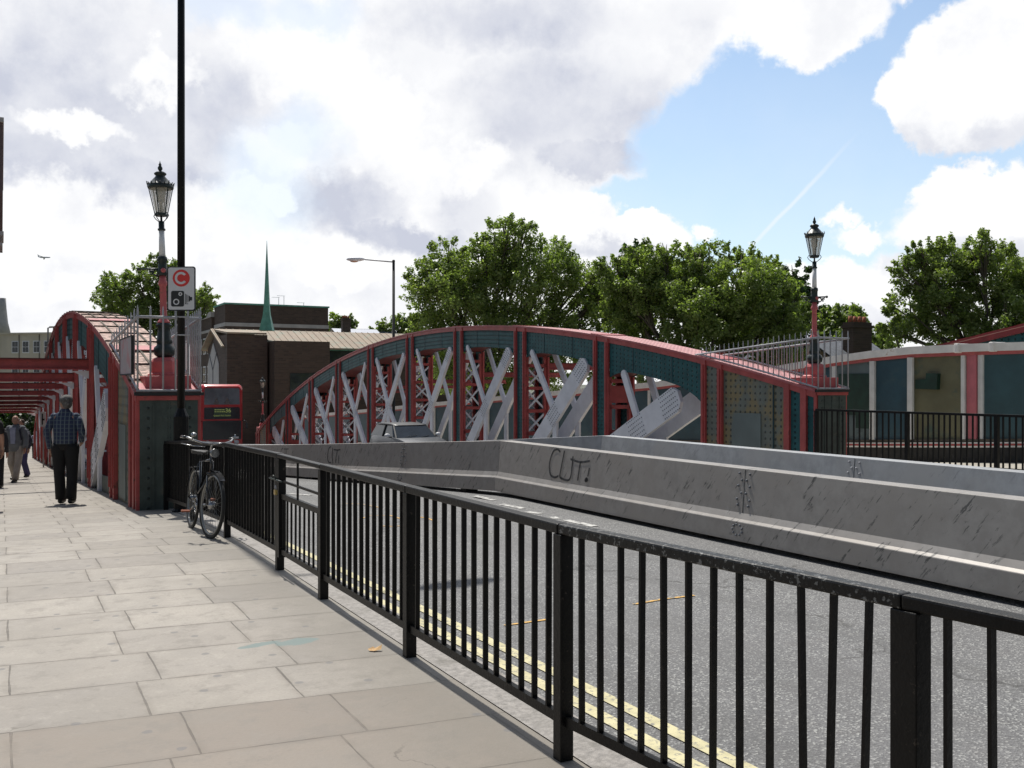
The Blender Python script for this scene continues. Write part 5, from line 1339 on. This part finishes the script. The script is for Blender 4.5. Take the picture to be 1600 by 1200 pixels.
# ------------------------------------------------------------------ small car
def make_car():
    P = gat(649, 32.3); s, t = st(P.x, P.y); z = road_z(s, t)+.0
    root = thing('parked_car' if False else 'small_car', 'small silver grey hatchback with white mirror caps behind the steel barrier', 'car', (P.x, P.y, z), TH+R(2))
    # local: front at y=-1.2, x across
    paintm = pmat('silver_grey_car_paint', (.075, .08, .09), .4, .2, var=.05, coat=.15); gl = pmat('car_glass', (.018, .024, .03), .12, var=.3, scale=2, spec=.35); blkp = pmat('car_black_trim', (.015, .015, .016), .5)
    def ring(y, pts): return [(x, y, zz) for x, zz in pts]
    def half(w, z0, zbelt, wb):  # lower body section
        return [(-w*.9, z0), (-w, z0+.12), (-w, zbelt-.22), (-wb, zbelt), (wb, zbelt), (w, zbelt-.22), (w, z0+.12), (w*.9, z0)]
    secs = [(-1.30, .62, .30, .62, .50), (-1.22, .76, .24, .72, .66), (-.95, .83, .20, .84, .74), (-.35, .84, .2, .93, .77), (.0, .845, .2, .95, .78), (1.2, .845, .2, .96, .78), (2.0, .82, .2, .95, .76), (2.28, .74, .28, .88, .68), (2.33, .66, .36, .70, .6)]
    mb = MB(); m = 8
    for (y, w, z0, zb, wb) in secs: mb.v += ring(y, half(w, z0, zb, wb))
    for i in range(len(secs)-1):
        for k in range(m): k2 = (k+1) % m; mb.face((i*m+k, (i+1)*m+k, (i+1)*m+k2, i*m+k2), 0, None, True)
    mb.face(tuple(range(m))[::-1]); mb.face(tuple((len(secs)-1)*m+k for k in range(m)))
    body = mb.build('body', paintm, root, .02)
    # cabin: glasshouse and roof
    bs = [(-.05, .72, .945), (2.18, .68, .945)]; ts = [(.52, .56, 1.37), (1.98, .54, 1.36)]
    g = MB()
    B = [(-.735, .10, .94), (.735, .10, .94), (.72, 2.20, .94), (-.72, 2.20, .94)]
    Bf = [(-.70, -.12, .94), (.70, -.12, .94)]
    Tp = [(-.585, .50, 1.36), (.585, .50, 1.36), (.57, 1.98, 1.35), (-.57, 1.98, 1.35)]
    g.v += [Bf[0], Bf[1], (.75, .15, .94), (.73, 2.20, .94), (-.73, 2.20, .94), (-.75, .15, .94), (-.56, .46, 1.345), (.56, .46, 1.345), (.60, .58, 1.345), (.575, 1.98, 1.34), (-.575, 1.98, 1.34), (-.60, .58, 1.345)]
    for q in ((0, 1, 7, 6), (1, 2, 8, 7), (2, 3, 9, 8), (3, 4, 10, 9), (4, 5, 11, 10), (5, 0, 6, 11)): g.face(q)
    g.face((6, 7, 8, 9, 10, 11)); g.build('windows', gl, root)
    r = MB(); K = [(.42, .55, 1.345), (.48, .60, 1.375), (.8, .615, 1.405), (1.4, .61, 1.41), (1.9, .59, 1.39), (2.06, .56, 1.345)]
    for y, w, zz in K:
        r.v += [(-w, y, 1.335), (-w, y, zz-.02), (-w*.8, y, zz), (w*.8, y, zz), (w, y, zz-.02), (w, y, 1.335)]
    for i in range(len(K)-1):
        for k in range(6): k2 = (k+1) % 6; r.face((i*6+k, (i+1)*6+k, (i+1)*6+k2, i*6+k2), 0, None, True)
    r.face(tuple(range(6))[::-1]); r.face(tuple((len(K)-1)*6+k for k in range(6))); r.build('roof', pmat('dark_grey_roof', (.035, .036, .04), .45, var=.05), root)
    mb = MB()
    for sg in (-1, 1):
        mb.bar((.715*sg, -.04, .94), (.585*sg, .50, 1.35), .045, .045); mb.bar((.755*sg, 1.05, .95), (.61*sg, 1.08, 1.34), .04, .05)
    mb.build('pillar', blkp, root)
    for sg in (-1, 1):
        mb = MB(); mb.ball((.94*sg, .18, 1.02), .085, 0, 10, (1.25, .8, .85)); mc = mb.build('mirror', M['white'], root)
        mb = MB(); mb.box(min(.78*sg, .9*sg), max(.78*sg, .9*sg), .15, .2, .95, .99); mb.build('mirror_arm', blkp, mc)
    mb = MB(); mb.bar((-.45, -.13, .97), (.05, -.02, 1.03), .012, .012); mb.bar((.15, -.13, .97), (.5, -.04, 1.0), .012, .012); mb.build('wiper', blkp, root)
    for y in (-.62, 1.82):
        for sg in (-1, 1):
            mb = MB(); mb.tube([(sg*.66, y, .31), (sg*.85, y, .31)], .31, 20); wl = mb.build('wheel', blkp, root)
            mb = MB(); mb.tube([(sg*.8, y, .31), (sg*.86, y, .31)], .19, 12); mb.build('rim', M['railgrey'], wl)
    for sg in (-1, 1):
        mb = MB(); mb.ball((.58*sg, -1.17, .66), .11, 0, 8, (1, .6, 1)); mb.build('headlight', M['white'], root)
    mb = MB(); mb.box(-.40, .40, -1.33, -1.27, .42, .55); mb.build('grille', blkp, root)
make_car()

# ------------------------------------------------------------------ buildings
def local_building(name, label, cat, s, t, z=0): return thing(name, label, cat, W(s, t, z), TH)
GZ = -3.95
# church
ch = local_building('church', 'dark brown brick church with low tan roof and white gable panel', 'church', 87.2, 16.8, GZ)
RG = 1.64+4.87-GZ; EV = 1.64+3.30-GZ; TA = 1.64+4.30-GZ; TB = 1.64+3.62-GZ
mb = MB(); mb.prism([(-4.2, 0), (4.2, 0), (4.2, EV-.1), (0, RG-.12), (-4.2, EV-.1)], .0, 25, 0); mb.build('wall', M['brick'], ch)
mb = MB(); mb.box(-.25, 3.1, -5.6, -.05, 0, TA-.15, 0); mb.box(3.3, 8.05, -7.2, -3.9, 0, TB, 0); mb.build('side_block', M['brick'], ch)
mb = MB()
for sg in (-1, 1):
    a = (-.55, 0, RG); e = (-.55, sg*4.75, EV-.12); P = [(-.55, 0, RG), (26, 0, RG), (26, sg*4.75, EV-.12), (-.55, sg*4.75, EV-.12)]
    mb.quad(*(P if sg < 0 else P[::-1])); Q = [(p[0], p[1], p[2]-.14) for p in P]; mb.quad(*(Q[::-1] if sg < 0 else Q)); mb.quad(P[2], P[3], Q[3], Q[2]); mb.quad(P[3], P[0], Q[0], Q[3])
    for k in range(44):
        x = -.4+k*.6; mb.bar((x, 0, RG+.02), (x, sg*4.75, EV-.10), .05, .05)
mb.prism([(-5.75, TA-.13), (-5.75, TA+.02), (0, RG-.02), (0, RG-.2)][::-1], -.30, 3.0)
mb.build('roof', M['copper'], ch)
mb = MB(); mb.prism([(-2.5, 1.0), (2.5, 1.0), (2.5, 7.3), (0, 9.2), (-2.5, 7.3)], -.32, -.26, 0)
mb.build('gable_panel', M['concrete'], ch)
mb = MB(); 
for a, b in (((-.34, 0, 1.5), (-.34, 0, 6.8)), ((-.34, 0, 6.8), (-.34, -1.6, 8.3)), ((-.34, 0, 6.8), (-.34, 1.6, 8.3))): mb.bar(a, b, .07, .05)
mb.build('panel_ribs', M['slate'], ch)
mb = MB(); mb.box(8.1, 24.8, -4.27, -4.2, EV-1.5, EV-.35); mb.build('clerestory_window', M['glassdark'], ch)
mb = MB(); mb.box(8.1, 24.9, -4.3, -4.205, EV-.33, EV-.12, 0); mb.build('eaves_board', M['verdigris'], ch)
mb = MB(); mb.box(4.6, 8.0, -7.26, -7.2, 4.9, 6.5); mb.build('dark_opening', M['glassdark'], ch)
# spire: slim square pyramid on a flared foot
sp = PX(417, 516, 84); sx, tx = st(sp.x, sp.y)
mb = MB(); zt = PX(416, 375, 84).z
mb.lathe([(.80, 0), (.42, 1.35), (.33, 2.1), (.20, 4.4), (.015, zt-sp.z)], 4, ph=R(20), sm=False)
so = mb.build('spire', M['verdigris'], ch); so.location = (tx-16.8, sx-87.2, sp.z-GZ-.05)
# flat-roofed block behind with windows on its left face
fb = local_building('brick_block', 'flat roofed dark brick block with a pale band behind the church', 'building', 107.5, 21.6, GZ)
HT = 1.64+8.9-GZ
mb = MB(); mb.box(0, 11.6, 0, 6, 0, HT-.15); mb.build('wall', M['brick'], fb)
mb = MB(); mb.box(-.12, 11.72, -.12, 6.1, HT-.15, HT+.02); mb.build('roof_edge', M['verdigris'], fb)
mb = MB(); mb.box(-.06, 11.66, -.06, 6.0, HT-2.55, HT-2.15); mb.build('pale_band', M['concrete'], fb)
for k in range(3):
    for z in (3.2,):
        mb = MB(); mb.box(-.07, -.0, .8+k*1.7, 1.9+k*1.7, HT-z-.7, HT-z+.3); f = mb.build('window', M['white'], fb)
        mb = MB(); mb.box(-.09, -.065, .9+k*1.7, 1.3+k*1.7, HT-z-.6, HT-z+.2); mb.box(-.09, -.065, 1.4+k*1.7, 1.8+k*1.7, HT-z-.6, HT-z+.2); mb.build('pane', M['glassdark'], f)
mb = MB()
for x, h in ((6.4, 1.0), (7.0, 1.2), (9.3, .5)):
    mb.tube([(x, 2, HT), (x, 2, HT+h)], .03, 5); mb.tube([(x-.8, 2, HT+h), (x+.1, 2, HT+h)], .02, 4)
    for q in range(4): mb.tube([(x-.7+q*.2, 1.85, HT+h), (x-.7+q*.2, 2.15, HT+h)], .012, 4)
mb.build('aerial', M['railgrey'], fb)
lb = local_building('apartment_block', 'brown brick flats with white sash windows left of the church', 'building', 113.6, 21.3, GZ)
H2 = 1.64+7.7-GZ
mb = MB(); mb.box(0, 8, 0, 14, 0, H2); mb.build('wall', M['brick'], lb)
mb = MB(); mb.prism([(0, H2), (14, H2), (14, H2+.05), (3, H2+.05), (1.5, H2+.6), (0, H2+.6)][::-1], -.1, 8.1); mb.build('roof', M['concrete'], lb)
mb = MB(); mb.box(-.06, 0, 0, 14, H2-1.7, H2-1.4); mb.build('pale_band', M['concrete'], lb)
for k in range(5):
    for r in range(3):
        mb = MB(); y0 = .6+k*2.7; z0 = H2-4.2-r*3.3
        mb.box(-.08, 0, y0, y0+1.5, z0, z0+1.9); f = mb.build('window', M['white'], lb)
        mb = MB()
        for a in (0, 1):
            for b in (0, 1): mb.box(-.10, -.075, y0+.1+a*.7, y0+.7+a*.7, z0+.12+b*.88, z0+.85+b*.88)
        mb.build('pane', M['glassdark'], f)
# cream building at the far left
cb0 = PX(-60, 521, 150); cb1 = PX(128, 519, 146); d = (cb1-cb0); ang = math.atan2(d.y, d.x); Lb = d.length
cb = thing('cream_building', 'long cream rendered building with sash windows at the far left', 'building', (cb0.x, cb0.y, GZ), ang)
Hc = cb0.z-GZ
mb = MB(); mb.box(0, Lb, 0, 12, 0, Hc); mb.build('wall', M['cream'], cb)
mb = MB(); mb.box(-.2, Lb+.2, -.25, .3, Hc-.25, Hc+.02); mb.box(Lb-5.2, Lb-.6, .3, 6, Hc, Hc+.75); mb.box(Lb-5.6, Lb-.3, .0, 6.3, Hc+.75, Hc+.95); mb.build('parapet', M['cream'], cb)
mb = MB()
for x in (3.0, 6.7, 10.2, 13.7): mb.tube([(x, -.06, 0), (x, -.06, Hc-.3)], .05, 5)
mb.build('drainpipe', M['soot'], cb)
for k, x in enumerate((9.0, 10.85, 12.75, 14.6, 5.2, 3.6, 1.6)):
    for r in range(3):
        mb = MB(); z0 = Hc-3.05-r*3.1; mb.box(x-.1, x+1.1, -.05, 0, z0-.1, z0+1.8); f = mb.build('window', M['white'], cb)
        mb = MB()
        for a in (0, 1):
            for b in (0, 1): mb.box(x+.02+a*.5, x+.46+a*.5, -.08, -.045, z0+.05+b*.85, z0+.82+b*.85)
        mb.build('pane', M['glassdark'], f)
# white tower chimney at the left edge
tc = PX(4, 520, 260); mb = MB(); mb.lathe([(2.0, 0), (1.35, 3), (.95, 7), (.85, 9.6)], 14); mb.build('shaft', M['concrete'], None).name = 'cooling_chimney'
cc_ = bpy.data.objects['cooling_chimney']; cc_.location = (tc.x, 260, tc.z-.2)
base = MB(); base.lathe([(2.0, -18.5), (2.0, 0)], 14); bb_ = base.build('base', M['concrete'], cc_); setp(cc_, 'white tapering chimney beyond the cream building', 'chimney')
# tall building whose edge just shows at the top left
tl = thing('tall_building', 'sliver of a tall brown building with stepped balconies at the left edge', 'building', W(40, .0, GZ), TH)
def tz(py, s): return EYE+(600-py)/1500*(CO*s-SI*.3)-GZ
mb = MB(); mb.box(-10, -.3, 0, 14, 0, tz(372, 40)); mb.box(-10, .045, 0, 14, tz(300, 40), tz(184, 40)); mb.box(-10, -.3, 1, 14, tz(372, 40), tz(300, 40)); mb.build('wall', pmat('brown_cladding', (.13, .09, .09), .8), tl)
mb = MB(); mb.box(-10.1, .075, -.15, 14, tz(190, 40), tz(183, 40)); mb.build('roof_edge', M['concrete'], tl)
for a, b, c in ((362, 368, .07), (380, 384, .035)):
    mb = MB(); mb.box(-10, c, -.3, 2, tz(b, 40), tz(a, 40)); mb.build('balcony', M['concrete'], tl)

# houses beyond the trees
def house(label, px, py, Y, w, dpt, hroof, wallm, roofm, chim=None, rot=TH):
    p = PX(px, py, Y); root = thing('house', label, 'house', (p.x, p.y, GZ), rot); H = p.z-GZ
    mb = MB(); mb.prism([(0, 0), (dpt, 0), (dpt, H-hroof), (dpt/2, H-.1), (0, H-hroof)], 0, w); mb.build('wall', wallm, root)
    mb = MB()
    for a, b in (((-.3, H-hroof-.1), (dpt/2, H)), ((dpt/2, H), (dpt+.3, H-hroof-.1))):
        mb.quad((-.3, a[0], a[1]), (w+.3, a[0], a[1]), (w+.3, b[0], b[1]), (-.3, b[0], b[1])); mb.quad((-.3, b[0], b[1]-.12), (w+.3, b[0], b[1]-.12), (w+.3, a[0], a[1]-.12), (-.3, a[0], a[1]-.12))
    mb.build('roof', roofm, root)
    for r in range(2):
        for k in range(max(1, int(w/2.6))):
            mb = MB(); x = .8+k*2.4; z0 = H-hroof-2.4-r*2.9; mb.box(x, x+1.0, -.05, .0, z0, z0+1.6); f = mb.build('window', M['white'], root)
            mb = MB(); mb.box(x+.1, x+.9, -.08, -.04, z0+.1, z0+1.5); mb.build('pane', M['glassdark'], f)
    if chim:
        cx, cy, cw, chh = chim; mb = MB(); mb.box(cx, cx+cw, cy, cy+.9, H-hroof, H+chh); mb.box(cx-.1, cx+cw+.1, cy-.1, cy+1.0, H+chh-.35, H+chh-.2); c = mb.build('chimney', M['brick'], root)
        mb = MB()
        for k in range(4): mb.lathe([(.13, 0), (.11, .4)], 8, (cx+.2+k*(cw-.4)/3, cy+.45, H+chh))
        mb.build('chimney_pots', M['terracotta'], c)
    return root
house('slate roofed house with a brick chimney stack between the right lamp and right tree', 1336, 528, 60, 5, 7, 2.2, M['brick2'], M['slate'], (1.6, 1.6, 1.7, 1.15))
house('pale roofed house glimpsed left of the right lamp', 1222, 503, 82, 6, 7, 1.4, M['concrete'], M['lightslate'])
house('far house with a pale roof and brick chimney beyond the church', 533, 511, 150, 7, 8, 1.6, M['brick2'], M['lightslate'], (.6, 1, 1.3, 1.5))
house('far slate roofed house between the church and the street light', 572, 512, 160, 6, 7, 1.6, M['brick2'], M['slate'])
house('grey house almost hidden in the trees at the right of the big tree', 1120, 545, 80, 8, 6, 1.6, M['brick2'], M['slate'])

# ------------------------------------------------------------------ street light behind the girder and other small things
P = PX(615, 600, 50); s_, t_ = st(P.x, P.y)
sl_ = thing('street_light', 'tall dark street light with arm and cobra head rising behind the big girder', 'street light', (P.x, P.y, pav(s_)), 0)
zt = PX(0, 408, 50).z-pav(s_)
mb = MB(); mb.lathe([(.11, 0), (.11, 1.2), (.08, 1.3), (.07, zt)], 10); mb.ball((0, 0, zt), .08); mb.build('pole', M['soot'], sl_)
mb = MB(); mb.tube([(0, 0, zt-.05), (-1.5, 0, zt+.08)], .035, 6); mb.build('arm', M['railgrey'], sl_)
mb = MB(); mb.ball((-1.98, 0, zt+.10), .14, 0, 10, (3.5, 1.3, .85)); h_ = mb.build('lamp_head', M['grey'], sl_)
mb = MB(); mb.ball((-2.05, 0, zt+.01), .10, 0, 8, (2.3, 1.1, .8)); mb.build('diffuser', pmat('lamp_diffuser', (.5, .28, .18), .3), h_)
P = PX(75, 640, 82); sl2 = thing('street_light', 'thin far street light in front of the cream building', 'street light', (P.x, P.y, GZ+.1), 0)
zt = PX(0, 514, 82).z-GZ
mb = MB(); mb.lathe([(.1, 0), (.07, zt)], 8); mb.build('pole', M['soot'], sl2)
mb = MB(); mb.tube([(0, 0, zt), (1.2, 0, zt+.12)], .04, 6); mb.build('arm', M['soot'], sl2)
P = PX(67, 655, 40); ds = thing('direction_sign', 'small white sign with a black side junction mark on a post beside the left girder', 'sign', (P.x, P.y, P.z), 0)
mb = MB(); mb.prism(rrect(.23, .62, .03), 0, .02, 0, 'y'); mb.build('plate', M['white'], ds)
mb = MB(); mb.box(-.045, .005, -.01, -.001, -.23, .23); mb.box(.005, .07, -.01, -.001, -.05, .02); mb.build('symbol', M['signblack'], ds)
mb = MB(); mb.tube([(0, .05, -2.05), (0, .05, .31)], .03, 8); mb.build('post', M['railgrey'], ds)
# fallen leaf
o = MB(); o.quad((-.03, -.02, .004), (.0, -.03, .006), (.035, .015, .03), (.0, .01, .012)); o.quad((.0, -.03, .006), (.04, -.015, .012), (.04, .02, .035), (.035, .015, .03)); o.quad((-.045, .0, .01), (-.03, -.02, .004), (0, .01, .012), (-.015, .02, .02))
o = o.build('fallen_leaf', pmat('dry_leaf', (.55, .33, .13), .7, var=.2, scale=30)); Yp = 1.64*1500/(1017-600); o.location = ((586-800)/1500*Yp, Yp, .002); setp(o, 'dry yellow leaf lying on the paving near the railing', 'leaf')
# airliner
P = PX(69, 402, 2600); ap = thing('airliner', 'tiny airliner flying in the white sky at the left', 'aeroplane', P, R(182))
am = pmat('airliner_grey', (.62, .64, .70), .4)
mb = MB(); mb.tube([(-17, 0, 0), (-15, 0, 0), (-12, 0, 0), (8, 0, 0), (14, 0, .8), (17, 0, 1.6)], [.3, 1.5, 2.1, 2.1, 1.1, .3], 12); mb.build('fuselage', am, ap)
mb = MB()
for sg in (-1, 1): mb.prism([(-4, 0), (3, 0), (9, sg*17), (7, sg*17)] if sg > 0 else [(-4, 0), (7, -17), (9, -17), (3, 0)], -.8, -.3, 0, 'z')
mb.xform(Matrix.Rotation(R(12), 4, 'X')).build('wing', am, ap)
mb = MB(); mb.prism([(12, 1), (16, 1.4), (18, 7.5), (16, 7.5)], -.2, .2, 0, 'y'); mb.build('fin', am, ap)

# ------------------------------------------------------------------ trees
def make_tree(label, base, lobes, leafm, n_leaf, size, group=None, name='tree', dark=None, sprigs=30, seed=1, kind_trunk=.35, depth=.75):
    """base: (px, Y) of the trunk; lobes: (px, py, r_px) at that distance"""
    px0, Y0 = base; b = PX(px0, 600, Y0); s, t = st(b.x, b.y); gz_ = pav(s)-.35
    rg = np.random.RandomState(seed); rr = random.Random(seed)
    root = thing(name, label, 'tree', (b.x, b.y, gz_), 0, group)
    k = Y0/1500
    L = [(Vector(((px-px0)*k, rr.uniform(-.5, .5)*r*k*1.5, EYE+(600-py)*k-gz_)), r*k) for px, py, r in lobes]
    cz = min(c.z-r for c, r in L); top_ = max(c.z+r*.5 for c, r in L)
    # trunk and limbs
    mb = MB(); fork = Vector((0, 0, max(1.5, cz*.7+.8)))
    mb.tube([(0, 0, -.3), (.05, 0, fork.z*.5), fork], [kind_trunk*1.3, kind_trunk, kind_trunk*.85], 8)
    for c, r in L:
        c1 = fork.lerp(c, .5)+Vector((rr.uniform(-.4, .4), rr.uniform(-.4, .4), rr.uniform(.1, .5)))
        mb.tube([fork, c1, c, c+Vector((rr.uniform(-.3, .3), 0, r*.8))], [kind_trunk*.45, kind_trunk*.28, .07, .02], 5)
        for q in range(7):
            d = Vector((rr.gauss(0, 1), rr.gauss(0, 1), rr.gauss(.3, .8))).normalized()
            mb.tube([c1.lerp(c, rr.random()), c+d*r*.55, c+d*r*.95], [.06, .035, .01], 4, cap=False)
    mb.build('trunk', M['bark'], root)
    # leaf clumps: scattered near the shells of many small puffs
    cl = []; tot = sum(r**2 for c, r in L)
    for c, r in L:
        m = int(15+70*r*r/tot*len(L)/2)
        for q in range(m):
            d = Vector((rr.gauss(0, 1), rr.gauss(0, 1)*depth*1.2, rr.gauss(0, .9))).normalized()
            rad = r*(rr.random()**.45); cr = r*rr.uniform(.12, .30)
            cl.append((c+d*rad*.93, cr, r))
    top_l = []
    for q in range(sprigs):
        c, r = rr.choice(L); d = Vector((rr.gauss(0, 1), rr.gauss(0, .4), abs(rr.gauss(.5, .7)))).normalized()
        for j in range(4): top_l.append((c+d*r*(.88+.085*j)+Vector((0, 0, .02*j)), r*(.12-.024*j)+.06, r))
    cs = cl+top_l
    w = np.array([max(.02, q[1])**2 for q in cl]+[max(.02, q[1])**2*1.2 for q in top_l]); w /= w.sum()
    idx = rg.choice(len(cs), n_leaf, p=w)
    cen = np.array([tuple(q[0]) for q in cs])[idx]; rad = np.array([q[1] for q in cs])[idx]
    dr = rg.normal(size=(n_leaf, 3)); dr /= np.linalg.norm(dr, axis=1)[:, None]
    pos = cen+dr*(rad*rg.rand(n_leaf)**.5)[:, None]
    nrm = dr*.5+rg.normal(size=(n_leaf, 3))*.6+np.array([0, 0, .55]); nrm /= np.linalg.norm(nrm, axis=1)[:, None]
    a = np.cross(nrm, rg.normal(size=(n_leaf, 3))); a /= np.linalg.norm(a, axis=1)[:, None]; bb2 = np.cross(nrm, a)
    sz = size*rg.uniform(.4, 1.45, n_leaf)[:, None]
    v = np.empty((n_leaf, 4, 3)); v[:, 0] = pos-a*sz*.6; v[:, 1] = pos+bb2*sz*.42+nrm*sz*.12; v[:, 2] = pos+a*sz*.6; v[:, 3] = pos-bb2*sz*.42+nrm*sz*.12
    me = bpy.data.meshes.new('crown'); me.vertices.add(n_leaf*4); me.vertices.foreach_set('co', v.reshape(-1))
    me.loops.add(n_leaf*4); me.loops.foreach_set('vertex_index', np.arange(n_leaf*4))
    me.polygons.add(n_leaf); me.polygons.foreach_set('loop_start', np.arange(n_leaf)*4); me.polygons.foreach_set('loop_total', np.full(n_leaf, 4))
    me.materials.append(leafm); me.update(calc_edges=True)
    o = bpy.data.objects.new('crown', me); C.objects.link(o); o.parent = root
    return root
make_tree('tall loose leaved plane tree behind the crown of the big girder', (770, 66),
          [(700, 470, 62), (668, 440, 34), (700, 410, 34), (690, 520, 50), (760, 430, 58), (790, 385, 40), (815, 375, 26), (790, 360, 18), (760, 400, 30), (840, 440, 62), (865, 400, 32), (900, 450, 48), (930, 440, 22), (770, 500, 60), (850, 510, 60), (905, 510, 45), (660, 490, 28), (935, 480, 34), (950, 455, 20), (720, 445, 40), (700, 570, 50), (780, 575, 50), (860, 575, 50)], M['leafA'], 112000, .145, sprigs=300, seed=3)
make_tree('broad dense plane tree filling the middle distance right of the tallest tree', (1080, 62),
          [(980, 445, 55), (965, 420, 30), (1015, 420, 42), (1060, 440, 60), (1110, 410, 40), (1140, 405, 24), (1150, 450, 58), (1210, 450, 42), (1190, 420, 26), (1240, 480, 28), (1000, 500, 55), (1080, 500, 62), (1160, 505, 60), (1220, 505, 45), (1040, 400, 26), (985, 410, 24), (1085, 420, 34), (1180, 430, 34), (1050, 460, 40), (1110, 470, 44), (950, 575, 50), (1040, 580, 50), (1130, 580, 50), (1220, 575, 50)], M['leafA'], 155000, .145, sprigs=120, seed=5)
make_tree('dark leafed tree behind the broad plane tree', (1235, 74), [(1225, 470, 45), (1235, 440, 30), (1200, 500, 55), (1250, 510, 30), (1245, 490, 30)], M['leafD'], 14000, .28, sprigs=15, seed=7)
make_tree('dark tree topping out between the two big plane trees', (1000, 80), [(1000, 415, 38), (1030, 405, 24), (960, 460, 45), (1050, 430, 30), (940, 480, 30), (990, 480, 50)], M['leafD'], 14000, .28, sprigs=15, seed=8)
make_tree('large plane tree at the right edge above the parapet wall', (1530, 56),
          [(1460, 440, 58), (1420, 430, 32), (1430, 400, 18), (1500, 420, 50), (1520, 400, 32), (1560, 440, 55), (1600, 430, 45), (1640, 440, 60), (1425, 495, 42), (1480, 510, 55), (1550, 520, 60), (1620, 510, 60), (1400, 520, 25), (1690, 470, 60)], M['leafB'], 115000, .135, sprigs=110, seed=9)
make_tree('small bushy tree between the right lamp and the brick chimney', (1325, 70), [(1310, 520, 38), (1335, 505, 30), (1290, 505, 24), (1345, 540, 25), (1300, 550, 35)], M['leafB'], 11000, .22, sprigs=14, seed=12)
make_tree('far tree rising behind the slate roofed house', (1300, 95), [(1300, 500, 28), (1330, 505, 26), (1275, 495, 24), (1340, 520, 25)], M['leafD'], 7000, .28, sprigs=10, seed=13)
make_tree('distant tree top beside the chimney stack', (1398, 110), [(1395, 512, 18), (1375, 522, 14), (1385, 540, 25)], M['leafB'], 3500, .28, sprigs=8, seed=14)
make_tree('airy tree behind the left lamp and congestion charge sign', (250, 120),
          [(155, 468, 20), (190, 455, 28), (180, 480, 26), (215, 480, 30), (175, 440, 16), (225, 440, 26), (240, 415, 20), (262, 425, 22), (250, 455, 32), (290, 480, 34), (315, 465, 22), (330, 470, 14), (240, 505, 35), (285, 515, 30), (205, 510, 25), (320, 500, 20)], M['leafB'], 48000, .235, sprigs=110, seed=15)
make_tree('far round tree beyond the church roof', (530, 170), [(525, 505, 16), (545, 506, 14), (535, 520, 22), (518, 515, 12)], M['leafB'], 5000, .38, sprigs=6, seed=16)
make_tree('distant trees edge beside the far street light, low and pale', (615, 165), [(600, 510, 14), (625, 506, 18), (640, 515, 20), (590, 518, 12), (610, 524, 16)], M['leafB'], 5000, .38, sprigs=6, seed=17)
make_tree('low spreading tree at the far end of the left pavement', (40, 84), [(20, 655, 22), (50, 660, 26), (85, 665, 26), (35, 680, 25), (70, 685, 25), (0, 670, 25), (100, 680, 20), (110, 660, 15)], M['leafD'], 12000, .24, sprigs=10, seed=18)
